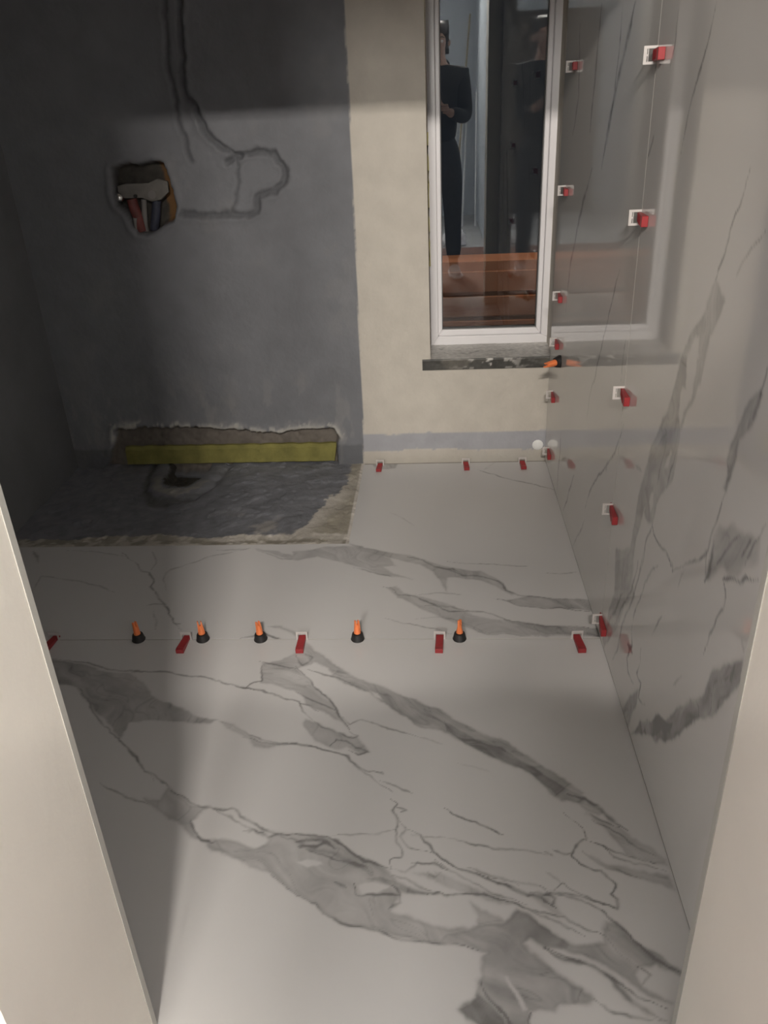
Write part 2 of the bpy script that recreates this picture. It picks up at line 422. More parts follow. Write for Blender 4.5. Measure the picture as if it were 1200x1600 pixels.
    p.line(c5, 3, [(755, 430), (830, 462), (862, 500), (890, 550), (950, 592), (1010, 630), (1100, 650), (1200, 668)], 2.6, .6)
    p.line(c5, 3, [(420, 470), (500, 466), (600, 460), (710, 452)], 1.6, .35)
    p.line(c5, 3, [(780, 460), (860, 468), (960, 465)], 1.5, .3)
    p.line(c5, 3, [(940, 340), (1040, 395), (1130, 425), (1200, 465)], 2.2, .5)
    p.line(c5, 3, [(950, 470), (1060, 500), (1200, 530)], 1.5, .3)
    p.line(c5, 3, [(800, 600), (900, 605), (960, 640)], 1.8, .4)
    p.line(c5, 3, [(1010, 130), (1100, 150), (1180, 170)], 3, .22)
    p.line(c6, 3, [(60, 355), (130, 390), (200, 415), (250, 440), (320, 470)], 2.2, .55)
    p.line(c6, 3, [(100, 485), (200, 510), (330, 530), (450, 550), (550, 575)], 1.6, .35)
    # the large lower vein
    p.band(o, 1, [(225, 1246), (250, 1250), (262, 1228), (280, 1240), (300, 1256), (328, 1260), (312, 1272), (298, 1285), (306, 1305), (320, 1314), (350, 1312), (370, 1314), (400, 1324), (418, 1318), (432, 1303), (470, 1302), (510, 1308), (530, 1322), (560, 1342), (600, 1356), (620, 1378), (630, 1395), (620, 1415), (612, 1427), (640, 1434), (690, 1445), (740, 1450), (770, 1462), (760, 1490), (730, 1478), (700, 1470), (670, 1472), (640, 1466), (600, 1453), (555, 1450), (520, 1435), (480, 1410), (450, 1390), (420, 1362), (400, 1356), (370, 1346), (340, 1332), (320, 1318), (300, 1308), (285, 1295), (270, 1285), (250, 1268)], .48, edge=.5)
    p.hole(c5, 3, [(530, 700), (560, 685), (620, 678), (680, 698), (680, 720), (620, 742), (560, 735)])
    p.hole(c5, 3, [(250, 590), (300, 575), (370, 590), (375, 605), (300, 618)])
    p.line(c4, 3, [(640, 400), (670, 440), (700, 490), (760, 500)], 2.5, .5)
    p.line(c4, 3, [(560, 250), (640, 290), (720, 335), (860, 350), (920, 390), (1000, 440), (1070, 465), (1190, 460)], 3.4, .55)
    p.line(c4, 3, [(760, 340), (850, 380), (920, 425), (1000, 450)], 2.5, .4)
    p.line(c5, 3, [(160, 460), (300, 465), (400, 475), (470, 520), (560, 590), (640, 610), (700, 632)], 3, .55)
    p.line(c5, 3, [(250, 515), (350, 520), (400, 500), (430, 530)], 4, .6)
    p.line(c5, 3, [(260, 520), (350, 545), (420, 570), (550, 605), (600, 640)], 3, .5)
    p.band(c5, 3, [(560, 662), (640, 655), (700, 680), (800, 712), (900, 742), (870, 745), (750, 735), (690, 712), (620, 680)], .75)
    p.line(c5, 3, [(430, 680), (490, 708)], 4, .55)
    p.line(c5, 3, [(520, 685), (530, 738), (600, 746), (680, 752), (742, 752), (720, 722), (680, 705)], 2.6, .6)
    p.line(c5, 3, [(742, 750), (742, 790), (690, 812)], 2, .5)
    p.line(c5, 3, [(120, 640), (250, 750), (400, 845), (530, 895), (660, 915), (740, 955), (850, 965), (1000, 968), (1100, 1000)], 2, .55)
    p.line(c5, 3, [(640, 905), (720, 940), (800, 940)], 1.6, .35)
    p.band(c5, 3, [(870, 640), (960, 680), (1060, 710), (1200, 752), (1200, 775), (1060, 752), (960, 712), (890, 680), (800, 640)], .36)
    p.line(c5, 3, [(860, 742), (930, 745), (1040, 747), (1100, 742), (1200, 760)], 2.6, .55)
    p.line(c5, 3, [(860, 640), (900, 665), (940, 640)], 2, .3)
    # lower right tangle
    p.line(c6, 3, [(0, 560), (60, 605), (120, 635), (200, 655), (280, 680), (360, 720), (430, 745), (500, 755), (540, 740), (620, 742), (700, 757), (780, 785), (850, 812)], 4.2, .6)
    p.line(c6, 3, [(500, 710), (560, 727), (600, 690), (660, 730), (720, 755), (800, 790), (858, 812), (860, 770), (832, 742), (848, 700), (810, 660), (780, 628), (730, 615), (672, 597), (640, 560), (652, 530), (690, 500), (715, 482), (700, 440), (660, 400), (605, 355)], 3.2, .7)
    p.line(c6, 3, [(300, 675), (400, 690), (500, 712), (540, 740)], 2, .4)
    p.line(c6, 3, [(520, 640), (590, 690)], 2.2, .35)
    p.line(c6, 3, [(545, 540), (600, 557), (640, 547)], 2.4, .5)
    p.line(c6, 3, [(500, 550), (545, 570)], 2.4, .45)
    p.line(c6, 3, [(690, 490), (780, 520), (850, 542), (920, 566), (980, 586), (1095, 612)], 3, .65)
    p.band(c6, 3, [(700, 370), (790, 395), (870, 430), (930, 480), (1010, 520), (1080, 582), (1095, 615), (1000, 590), (900, 560), (870, 520), (820, 470), (790, 420)], .48)
    p.band(c6, 3, [(740, 560), (800, 590), (900, 610), (1000, 640), (1095, 655), (1125, 725), (1040, 695), (930, 660), (830, 628)], .48)
    p.line(c6, 3, [(700, 360), (740, 380), (800, 400), (870, 430)], 3, .6)
    p.band(c6, 3, [(0, 640), (100, 680), (220, 730), (330, 775), (430, 815), (340, 800), (220, 762), (120, 735), (0, 690)], .38)
    p.line(c6, 3, [(0, 740), (120, 746), (230, 746), (320, 770), (430, 812), (560, 836), (640, 880), (740, 925), (810, 942)], 3, .6)
    p.band(c6, 3, [(170, 780), (240, 818), (330, 868), (400, 845), (380, 900), (300, 920), (200, 900), (210, 840)], .42)
    p.band(c6, 3, [(430, 740), (520, 750), (570, 800), (600, 850), (560, 835), (500, 790)], .35)
    for Q, w_, k_ in (([(0, 590), (70, 640), (170, 690), (260, 735), (340, 760), (450, 800)], 3, .45),
                      ([(250, 665), (330, 700), (420, 735), (500, 765), (560, 800)], 4, .5),
                      ([(330, 775), (400, 800), (470, 830), (560, 860), (620, 900), (700, 940)], 3, .4),
                      ([(560, 745), (640, 760), (720, 790), (790, 830), (830, 870)], 4, .5),
                      ([(780, 520), (830, 560), (880, 580), (960, 600), (1090, 640)], 3, .45),
                      ([(740, 400), (820, 430), (880, 470), (950, 520), (1030, 560)], 3, .45),
                      ([(690, 540), (740, 570), (800, 610), (880, 640), (960, 665)], 4, .4),
                      ([(620, 270), (700, 300), (760, 330), (790, 360), (840, 400), (900, 440)], 6, .6),
                      ([(440, 735), (520, 745), (560, 760), (540, 790)], 5, .5),
                      ([(150, 620), (220, 640), (300, 660), (380, 700)], 5, .4)):
        p.line(c6, 3, Q, w_, k_)
    for Q, w_, k_ in (([(180, 470), (260, 500), (330, 530), (420, 545), (520, 600), (600, 650)], 6, .35),
                      ([(240, 500), (300, 490), (380, 490), (440, 530)], 5, .5),
                      ([(700, 632), (760, 640), (830, 600), (900, 610), (960, 640)], 3, .35),
                      ([(400, 475), (450, 500), (520, 560), (600, 600), (690, 625)], 4, .4),
                      ([(700, 660), (760, 670), (800, 690), (880, 730)], 4, .4),
                      ([(0, 440), (60, 440), (130, 470), (160, 470)], 4, .45)):
        p.line(c5, 3, Q, w_, k_)
    g = (600, 1400)
    p.band(g, 2.4, [(320, 125), (380, 100), (440, 100), (510, 58), (560, 75), (640, 140), (720, 185), (830, 180), (830, 130), (840, 100), (880, 110), (920, 160), (960, 190), (1020, 215), (1120, 288), (1100, 300), (1020, 262), (960, 275), (940, 300), (980, 340), (1085, 402), (1010, 382), (920, 322), (830, 272), (760, 237), (680, 202), (600, 192), (545, 155), (520, 170), (600, 240), (700, 320), (785, 387), (770, 400), (690, 405), (655, 405), (640, 435), (590, 425), (550, 435), (540, 500), (450, 500), (300, 465), (275, 430), (290, 400), (335, 375), (340, 340), (335, 310), (355, 290), (365, 230), (380, 215), (330, 190), (280, 180), (240, 175), (200, 170), (230, 130)], .60, edge=.45)
    p.band(g, 2.4, [(340, 340), (400, 400), (450, 470), (480, 520), (380, 520), (300, 465), (275, 425), (335, 375)], .80)
    p.line(g, 2.4, [(345, 310), (400, 390), (460, 470), (500, 520)], 3, .7)
    p.hole(g, 2.4, [(455, 290), (475, 300), (530, 390), (545, 425), (520, 425), (480, 350)])
    p.line(g, 2.4, [(600, 195), (680, 235), (760, 260), (850, 310), (920, 380), (1000, 440), (1070, 475)], 8, .55)
    p.line(g, 2.4, [(600, 190), (700, 230), (820, 290), (900, 335), (960, 380), (1080, 425)], 4, .55)
    p.line(g, 2.4, [(785, 387), (860, 430), (930, 450), (1060, 478)], 5, .55)
    p.line(g, 2.4, [(820, 60), (880, 110), (930, 165), (1010, 240), (1110, 290)], 4, .6)
    p.line(g, 2.4, [(950, 270), (1000, 300), (970, 330)], 2.4, .4)
    p.line(g, 2.4, [(560, 430), (545, 470), (550, 520)], 3, .6)

def wall_veins(p):
    a = (840, 560); sa = 10 / 3; b = (880, 860); sb = 3.75; c = (860, 200); sc = 3.53; d = (850, 0); sd = 2.667
    p.band(a, sa, [(745, -10), (782, -10), (772, 60), (742, 200), (732, 300), (745, 380), (722, 520), (702, 640), (660, 690), (620, 760), (602, 850), (570, 850), (555, 800), (560, 760), (540, 850), (512, 950), (497, 1050), (492, 1150), (480, 1210), (400, 1210), (405, 1060), (462, 1030), (482, 1000), (502, 870), (530, 700), (570, 560), (590, 460), (622, 380), (680, 260), (722, 100)], .48)
    p.hole(a, sa, [(590, 680), (605, 690), (600, 760), (585, 800), (580, 740)])
    p.hole(a, sa, [(690, 470), (700, 480), (680, 560), (660, 590), (672, 520)])
    p.line(a, sa, [(720, 480), (690, 580), (670, 680)], 4, .6)
    p.line(a, sa, [(670, 430), (650, 540), (620, 660)], 3, .35)
    p.band(a, sa, [(832, -10), (862, -10), (842, 120), (822, 200), (782, 280), (750, 375), (738, 370), (760, 290), (800, 200), (820, 100)], .42)
    p.band(c, sc, [(908, 850), (925, 870), (962, 950), (930, 1050), (882, 1160), (862, 1250), (832, 1420), (800, 1420), (820, 1250), (825, 1150), (790, 1180), (742, 1270), (725, 1250), (760, 1170), (830, 1060), (870, 940)], .36)
    p.band(c, sc, [(722, 1250), (757, 1250), (748, 1420), (690, 1420), (705, 1340)], .5)
    p.line(c, sc, [(908, 850), (925, 780), (960, 690), (1010, 530), (1050, 420), (1110, 200)], 3.4, .5)
    p.line(c, sc, [(1190, 560), (1120, 660), (1060, 750), (1010, 850)], 4, .3)
    p.line(c, sc, [(380, 790), (340, 950), (300, 1130), (240, 1400)], 3.5, .5)
    p.line(c, sc, [(415, 1160), (400, 1260), (388, 1400)], 3, .35)
    p.line(d, sd, [(720, 0), (680, 180), (640, 330), (600, 480), (570, 640)], 4, .5)
    p.line(d, sd, [(565, 40), (545, 200), (520, 300)], 5, .4)
    p.line(d, sd, [(385, 0), (350, 150), (310, 330), (270, 520), (240, 700)], 11, .5)
    p.line(d, sd, [(330, 0), (315, 200), (290, 420), (262, 600)], 4, .5)
    p.line(d, sd, [(240, 20), (215, 300), (190, 550)], 8, .4)
    p.line(d, sd, [(150, 100), (145, 400), (120, 560)], 7, .35)
    p.line(d, sd, [(460, 560), (445, 610), (430, 650)], 4, .5)
    p.line(d, sd, [(200, 700), (150, 900), (110, 1100), (90, 1300)], 7, .35)
    p.band(a, sa, [(1160, 168), (1174, 190), (1142, 290), (1100, 370), (1052, 430), (1042, 520), (1002, 620), (982, 690), (970, 670), (985, 600), (980, 530), (1010, 440), (1038, 380), (1062, 320), (1100, 230)], .52)
    p.line(a, sa, [(1200, 40), (1180, 120), (1160, 200)], 4, .4)
    p.line(a, sa, [(980, 680), (960, 760), (930, 870), (900, 940), (880, 1020), (830, 1052), (760, 1080), (700, 1085)], 4, .5)
    p.band(a, sa, [(915, 930), (950, 872), (1020, 860), (1052, 900), (1110, 908), (1160, 940), (1150, 1060), (1080, 1120), (1000, 1150), (960, 1090), (900, 1150), (868, 1150), (890, 1050), (905, 970)], .36, edge=.2, soft=.010)
    p.line(a, sa, [(960, 1160), (1000, 1148), (1050, 1160), (1150, 1150)], 5, .65)
    p.line(a, sa, [(915, 960), (905, 1040), (890, 1120), (870, 1160)], 9, .5)
    p.line(a, sa, [(1050, 925), (980, 1000), (930, 1080)], 5, .45)
    p.line(a, sa, [(1120, 930), (1060, 1050)], 5, .4)
    p.line(a, sa, [(1190, 860), (1130, 960), (1080, 1100)], 4, .4)
    p.line(a, sa, [(590, 850), (620, 940), (680, 1030), (700, 1092)], 3, .5)
    p.line(a, sa, [(600, 850), (565, 960), (540, 1100)], 4, .45)
    p.line(a, sa, [(122, 380), (115, 500), (105, 600), (100, 690)], 4, .5)
    p.line(a, sa, [(450, 345), (425, 430), (400, 490), (360, 560), (310, 620), (270, 690), (248, 775)], 3.6, .5)
    p.line(a, sa, [(365, 540), (355, 590)], 6, .35)
    p.line(a, sa, [(190, 600), (165, 690), (135, 790)], 3.2, .45)
    p.line(a, sa, [(245, 850), (215, 910), (185, 970)], 3, .35)
    p.line(a, sa, [(320, 0), (270, 200), (255, 330)], 3, .25)
    p.line(a, sa, [(510, 550), (545, 590)], 5, .25)
    p.line(b, sb, [(945, 160), (940, 200), (948, 280), (930, 350), (885, 440), (852, 520), (820, 610)], 3, .5)
    p.band(b, sb, [(1060, 630), (1040, 780), (940, 870), (872, 965), (760, 1010), (680, 1082), (540, 1130), (520, 1092), (440, 1072), (395, 1080), (450, 1000), (520, 1002), (540, 950), (600, 980), (680, 900), (760, 880), (820, 830), (862, 730), (940, 670), (1000, 650)], .66, edge=.15, soft=.005)
    p.band(b, sb, [(480, 1010), (515, 1000), (540, 950), (600, 980), (650, 1000), (620, 1062), (530, 1100), (455, 1072)], .95, edge=.1, soft=.005)
    p.band(b, sb, [(340, 940), (390, 850), (442, 815), (432, 900), (402, 962), (380, 1042)], .5)
    p.line(b, sb, [(445, 660), (430, 710), (455, 780), (442, 860), (480, 912)], 3.4, .65)
    p.line(b, sb, [(400, 430), (402, 560), (372, 640), (380, 710), (410, 775)], 4, .6)
    p.line(b, sb, [(378, 565), (402, 600)], 8, .55)
    p.band(b, sb, [(305, -10), (412, -10), (410, 180), (422, 270), (360, 330), (330, 430), (270, 520), (240, 570), (225, 520), (255, 440), (270, 340), (300, 250)], .40, edge=.15)
    p.line(b, sb, [(560, 90), (520, 115), (480, 180), (460, 270), (420, 350), (402, 430)], 3.4, .5)
    p.line(b, sb, [(440, 60), (402, 230), (350, 330), (300, 425)], 3.4, .5)
    p.line(b, sb, [(470, 0), (450, 120), (400, 300), (345, 440), (320, 560), (290, 645)], 4, .45)
    p.line(b, sb, [(350, 250), (310, 330), (265, 430)], 5, .4)
    p.line(b, sb, [(580, 370), (552, 440), (520, 492)], 3.4, .5)
    p.line(b, sb, [(712, 110), (670, 220)], 2.4, .35)
    p.line(b, sb, [(600, 30), (640, 70), (635, 130)], 3, .45)
    p.line(b, sb, [(800, 50), (840, 0), (830, 180)], 3, .3)
    p.line(b, sb, [(700, 720), (640, 800)], 3, .25)
    p.line(b, sb, [(1040, 500), (1060, 600)], 5, .3)
    p.line(b, sb, [(460, 560), (452, 660)], 2.5, .35)

# ------------------------------------------------------------------ the shell
# floor: concrete slab, with porcelain slabs and the unfinished shower bed as its pieces
floor = box('floor', (XL, JY0, -.16), (XR + .03, D + .02, -.065), M_screed, kind='structure')
def floor_paint(seed):
    def f(U, V):
        p = Painter(U, V, on_floor, 11); floor_veins(p)
        return marble(p.A, U, V, seed)
    return f
G = .0011
def floor_slab(name, x0, x1, y0, y1, cut, seed, label, st=.0042):
    us, vs = lin_sp(x0, x1, st), lin_sp(y0, y1, st)
    mask = np.ones((len(us) - 1, len(vs) - 1), bool)
    if cut:
        uc = (us[:-1] + us[1:]) / 2; vc = (vs[:-1] + vs[1:]) / 2
        mask = ~((uc[:, None] < XC) & (vc[None, :] > YB))
    o = grid_mesh(name, us, vs, mask, lambda U, V: (U, V, U * 0), M_marF, floor_paint(seed), skirt=(0, 0, -.012), parent=floor)
    return o
floor_slab('marble_slab', XL + .004, XR, JY0 - .03, YJ - G, False, 1, 'front', .0027)
floor_slab('marble_slab', XL + .004, XR, YJ + G, D - .035, True, 5, 'rear', .0036)
box('adhesive_bed', (XL, JY0, -.065), (XR + .01, YB - .002, -.0121), M_screed, floor)
box('adhesive_bed', (XC + .002, YB - .002, -.065), (XR + .01, D, -.0121), M_screed, floor)

# shower bed: uneven, with the chipped drain hole
def px_poly_floor(pts): return np.array([on_floor(*q)[:2] for q in pts])
def px_poly_back(pts): return np.array([on_back(*q)[:2] for q in pts])
HC = on_floor(300, 722)[:2]
def drain_sd(U, V):
    # distance from the centre of the half-round hole, in the floor plane (metres), elongated along the wall
    return np.hypot((U - HC[0]) * 1.05, (V - (D - .005)) * .50)
def bed_pos(U, V):
    n = fbm(U, V, 14, 61, 4) - .5
    z = -.010 + .006 * n
    d = drain_sd(U, V) + .02 * (fbm(U, V, 25, 5, 3) - .5)
    z = z - .05 * sstep(.095, .065, d)
    z = z + .003 * (n > .02) + .002 * np.exp(-((d - .118) / .020) ** 2)
    z = z - .010 * np.exp(-((d - .160) / .016) ** 2)
    # adhesive fillet at the slab edges
    z = z + .006 * sstep(YB + .05, YB, V)
    return U, V, z
def bed_paint(U, V):
    n1 = fbm(U, V, 9, 71, 5); n2 = fbm(U, V, 40, 72, 4); n3 = fbm(U, V, 3, 73, 3); n4 = fbm(U, V, 90, 79, 3)
    w = (n1 - .5) * .09 + (n4 - .5) * .02
    grey = np.array([.20, .205, .225]); tan = np.array([.36, .33, .27]); pale = np.array([.66, .62, .57]); dark = np.array([.06, .057, .05])
    c = np.ones(U.shape + (3,)) * grey * (1 + .5 * (n2 - .5)[..., None] + .5 * (n3 - .5)[..., None])
    # pale plaster smears on the grey coat
    sm = sstep(.56, .66, n1) * sstep(-.95, -.55, U) * sstep(YB + .30, YB + .10, V) * .75
    c = c * (1 - sm[..., None]) + pale * .62 * sm[..., None]
    # boundary towards the slab at the right: line widening to the front
    xb = -.345 - .14 * sstep(D - .05, YB, V) * 1.0
    r = sstep(-.004, .004, U - xb + w)
    inner = sstep(.10, .0, U - xb + w) * r * sstep(D, D - .35, V)
    tanv = tan * (1 + .35 * (n2 - .5)[..., None])
    tc = tanv * (1 - .75 * inner[..., None]) + pale * .75 * inner[..., None]
    c = c * (1 - r[..., None]) + tc * r[..., None]
    f = sstep(-.004, .004, (YB + .075) - V + w * .8)
    fc = tanv * .95 * (1 - .55 * sstep(.45, .6, n2)[..., None]) + pale * .55 * sstep(.45, .6, n2)[..., None]
    c = c * (1 - f[..., None]) + fc * f[..., None]
    rim = f * sstep(YB + .035, YB + .06, V) * sstep(-1.2, -.5, U)
    c = c * (1 - .5 * rim[..., None]) + pale * .5 * rim[..., None]
    # last strip of pale bead beside the slabs
    e = np.maximum(sstep(XC - .016, XC - .012, U), sstep(YB + .014, YB + .008, V) * .5)
    c = c * (1 - e[..., None]) + pale * 1.02 * e[..., None]
    # chipped hole with a pale crescent
    d = drain_sd(U, V) + .05 * (fbm(U, V, 16, 5, 4) - .5)
    hd = sstep(.096, .086, d); c = c * (1 - hd[..., None]) + dark * (1 + (n2 - .5)[..., None]) * hd[..., None]
    cr = sstep(.098, .104, d) * sstep(.140, .130, d + .03 * (n2 - .5)) * (.6 + .4 * sstep(.4, .6, n2)) * sstep(D - .10, D - .15, V + .12 * (U - HC[0])); c = c * (1 - cr[..., None]) + np.array([.32, .31, .285]) * cr[..., None]
    sh = sstep(.140, .15, d) * sstep(.185, .165, d) * sstep(.16, -.02, U - HC[0]) * .55; c = c * (1 - sh[..., None]) + dark * 1.3 * sh[..., None]  # shadow below the crescent, painted as a dark arc
    return c
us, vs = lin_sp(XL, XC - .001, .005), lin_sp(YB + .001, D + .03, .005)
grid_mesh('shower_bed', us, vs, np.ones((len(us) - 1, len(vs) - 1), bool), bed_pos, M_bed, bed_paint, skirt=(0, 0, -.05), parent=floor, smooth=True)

# ---- back wall as a relief
WX0, WX1 = -.026, .60         # window opening
WZ0, WZ1 = .40, 2.15
hole_pts = px_poly_back([(174, 264), (188, 258), (200, 255), (218, 256), (235, 250), (255, 254), (264, 275), (270, 298), (275, 325), (272, 345), (258, 352), (245, 362), (230, 367), (215, 366), (205, 355), (196, 332), (180, 322), (174, 305)])
patch_pts = px_poly_back([(268, 254), (300, 250), (335, 249), (352, 256), (370, 242), (400, 237), (430, 242), (448, 262), (447, 285), (430, 297), (405, 302), (400, 325), (385, 333), (330, 332), (285, 335), (272, 330)])
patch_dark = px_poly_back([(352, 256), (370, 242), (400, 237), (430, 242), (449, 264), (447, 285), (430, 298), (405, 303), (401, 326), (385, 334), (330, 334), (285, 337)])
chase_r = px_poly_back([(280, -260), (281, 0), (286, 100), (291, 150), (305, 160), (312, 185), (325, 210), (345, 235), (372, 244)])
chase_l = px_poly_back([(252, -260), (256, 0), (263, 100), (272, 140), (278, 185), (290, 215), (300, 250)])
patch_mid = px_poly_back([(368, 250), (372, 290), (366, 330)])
gc = px_poly_back([(536, -400), (537, 0), (545, 150), (553, 330), (560, 500), (567, 640), (568, 730)])
rec = px_poly_back([(178, 672), (200, 670), (300, 668), (400, 672), (430, 676), (470, 668), (522, 668), (528, 680), (528, 740), (165, 740), (175, 700)])
NZ0, NX0, NX1 = .0, rec[:, 0].min(), rec[:, 0].max()
bandt = on_back(700, 676)[1]; bandb = on_back(700, 703)[1]
def back_fields(U, V):
    k = 'f%d' % id(U)
    n1 = fbm(U, V, 12, 31, 4); n2 = fbm(U, V, 60, 33, 3)
    W1 = (n1 - .5) * .03 + (n2 - .5) * .012
    Uw, Vw = U + W1, V + (fbm(U, V, 12, 35, 4) - .5) * .03 + (fbm(U, V, 60, 36, 3) - .5) * .012
    def sd(P, uw=Uw, vw=Vw):
        d = seg_dist(uw, vw, P, True); return np.where(inside(uw, vw, P), d, -d)
    return n1, n2, Uw, Vw, sd
def back_pos(U, V):
    n1, n2, Uw, Vw, sd = back_fields(U, V)
    dep = .0025 * (n1 - .5)
    h = sd(hole_pts, U + (Uw - U) * .5, V + (Vw - V) * .5)
    dep = dep + .062 * sstep(-.002, .008, h)
    dep = dep - .006 * np.exp(-((h + .012) / .008) ** 2)
    pt = sd(patch_pts)
    dep = dep + .0035 * sstep(-.004, .006, pt) * (1 - sstep(-.002, .008, h))
    for P, dd, w in ((patch_dark, .012, .008), (chase_r, .013, .008), (chase_l, .006, .008), (patch_mid, .004, .006)):
        q = seg_dist(Uw, Vw, P); dep = dep + dd * np.exp(-(q / w) ** 2) - dd * .35 * np.exp(-((q - w * 2) / w) ** 2)
    r = sd(rec, Uw, V + (Vw - V) * 1.0 + .016 * (fbm(U, V * .3, 45, 88, 3) - .5))
    dep = dep + (.034 + .012 * (n2 - .5)) * sstep(-.002, .010, r)
    ch = sd(rec + np.array([0, .0]), Uw, Vw)
    dep = dep - .004 * np.exp(-((r + .010) / .010) ** 2)
    return U, D + dep, V
def back_paint(U, V):
    n1, n2, Uw, Vw, sd = back_fields(U, V)
    n3 = fbm(U, V, 2.2, 38, 4); n5 = fbm(U * 3, V, 10, 44, 4); n6 = fbm(U, V, 7, 45, 5)
    cream = np.array(CREAM); pale = np.array([.50, .48, .44]); brown = np.array([.16, .14, .12])
    grey = np.array([.185, .19, .205])
    G_ = grey * (1 + .25 * (n3 - .5) + .22 * (n6 - .5))[..., None]
    sm = sstep(.60, .72, n6) * .16
    G_ = G_ * (1 - sm[..., None]) + np.array([.26, .25, .24]) * sm[..., None]
    # lighter streaks near the foot of the grey coat
    s2 = sstep(.56, .66, n5) * sstep(.45, .2, V) * .22
    G_ = G_ * (1 - s2[..., None]) + np.array([.34, .33, .31]) * s2[..., None]
    xb = np.interp(V, gc[::-1, 1], gc[::-1, 0])
    right = sstep(-.0015, .0015, U - xb + (n2 - .5) * .003 + (n1 - .5) * .003)
    c = G_ * (1 - right[..., None]) + cream * (1 + .03 * (n3 - .5))[..., None] * right[..., None]
    # strip of bluish waterproofing at the foot of the cream part
    top = bandt + .014 * (n1 - .5) + .006 * (n2 - .5); bot = bandb + .03 * (n1 - .5) + .01 * (n2 - .5)
    bb = sstep(.0015, -.0015, V - top) * sstep(-.0015, .0015, V - bot) * right
    bg = np.array([.37, .37, .395]) * (1 + .3 * (n6 - .5))[..., None]
    c = c * (1 - bb[..., None]) + bg * bb[..., None]
    low = sstep(.0, -.004, V - bot) * right
    lc = (cream * .92) * (1 - .45 * sstep(.5, .62, n6)[..., None]) + pale * .45 * sstep(.5, .62, n6)[..., None]
    c = c * (1 - low[..., None]) + lc * low[..., None]
    # darker band of grey coat low down at the corner
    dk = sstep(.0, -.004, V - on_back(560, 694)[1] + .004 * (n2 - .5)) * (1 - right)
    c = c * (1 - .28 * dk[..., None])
    # patch and chases: shade in the grooves painted in as darker coat
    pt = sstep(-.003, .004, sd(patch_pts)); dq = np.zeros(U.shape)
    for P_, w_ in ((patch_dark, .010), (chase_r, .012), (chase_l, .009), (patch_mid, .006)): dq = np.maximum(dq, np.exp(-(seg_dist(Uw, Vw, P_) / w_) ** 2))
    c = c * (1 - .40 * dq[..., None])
    # recess over the drain
    r = sd(rec, Uw, V + (Vw - V) * 1.0 + .016 * (fbm(U, V * .3, 45, 88, 3) - .5))
    rim = np.exp(-((r + .004) / .010) ** 2) * sstep(.08, .12, V) * sstep(.47, .56, n6 * .35 + n5 * .65 + .04 * sstep(-1.1, -.6, U))
    c = c * (1 - .8 * rim[..., None]) + pale * .9 * rim[..., None]
    ri = sstep(.0, .006, r)
    bc = brown * (1 + .5 * (n2 - .5) + .4 * (n6 - .5))[..., None]
    c = c * (1 - ri[..., None]) + bc * ri[..., None]
    # broken masonry inside the hole
    tg = sstep(.56, .62, fbm(U * 2, V, 26, 77, 4)) * np.exp(-((r + .012) / .012) ** 2) * sstep(.08, .11, V)
    c = c * (1 - .7 * tg[..., None]) + pale * tg[..., None] * .7
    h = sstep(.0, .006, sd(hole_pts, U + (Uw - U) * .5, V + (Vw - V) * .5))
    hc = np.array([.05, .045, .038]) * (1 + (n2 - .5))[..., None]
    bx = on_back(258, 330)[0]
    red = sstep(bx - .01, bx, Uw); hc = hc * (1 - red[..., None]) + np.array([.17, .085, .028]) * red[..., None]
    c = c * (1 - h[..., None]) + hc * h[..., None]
    return c
us = lin_sp(XL - .01, XR + .02, .0055); vs = lin_sp(-.06, TOP, .0065)
# snap one grid line to the window edge and one to the sill
us[np.argmin(abs(us - WX0))] = WX0; vs[np.argmin(abs(vs - WZ0))] = WZ0 - .0
uc = (us[:-1] + us[1:]) / 2; vc = (vs[:-1] + vs[1:]) / 2
mask = ~((uc[:, None] > WX0) & (vc[None, :] > WZ0) & (vc[None, :] < WZ1))
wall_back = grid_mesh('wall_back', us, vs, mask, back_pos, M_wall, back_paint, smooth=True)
wall_back['kind'] = 'structure'
wb = MB().box((XL - .01, D + .09, -.1), (WX0, D + .32, TOP)).box((WX0, D + .09, -.1), (.62, D + .32, WZ0 - .045)).box((WX0, D + .09, WZ1), (.62, D + .32, TOP))
wb.build('masonry_core', M_screed, wall_back)
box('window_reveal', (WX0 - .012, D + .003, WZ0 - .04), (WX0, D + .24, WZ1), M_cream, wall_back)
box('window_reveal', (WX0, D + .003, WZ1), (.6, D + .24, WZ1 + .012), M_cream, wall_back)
dx, dz, _ = on_back(840, 695)
MB().lathe([(.020, 0), (.021, .003), (.015, .007), (.005, .009)], 14).build('filler_dab', M_filler, wall_back, True)
dab = bpy.data.objects['filler_dab']; dab.location = (dx, D + .002, dz); dab.rotation_euler = (R_(90), 0, 0)

# left wall, ceiling, right wall
box('wall_left', (XL - .12, JY1, -.1), (XL, D + .1, TOP), M_grey, kind='structure')
box('ceiling', (XL - .12, JY0, TOP), (XR + .15, D + .32, TOP + .1), M_ceil, kind='structure')
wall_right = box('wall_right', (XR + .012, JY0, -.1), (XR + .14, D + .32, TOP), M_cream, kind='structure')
def wall_slab(y0, y1, z0, z1, st, seed):
    us, vs = lin_sp(y0, y1, st * .72), lin_sp(z0, z1, st)
    def pf(U, V):
        p = Painter(U, V, on_right, 23, 1.3, (-.45, .89)); wall_veins(p)
        return marble(p.A, U, V, seed, np.array([.74, .72, .69]))
    return grid_mesh('marble_slab', us, vs, np.ones((len(us) - 1, len(vs) - 1), bool), lambda U, V: (U * 0 + XR, U, V), M_marW, pf, skirt=(.011, 0, 0), parent=wall_right)
wall_slab(JY1 + .002, YJ - .0012, .002, 1.70, .0042, 3)
wall_slab(YJ + .0012, D - .008, .002, 1.70, .0042, 4)
wall_slab(JY1 + .002, YJ - .0012, 1.7024, TOP - .01, .02, 3)
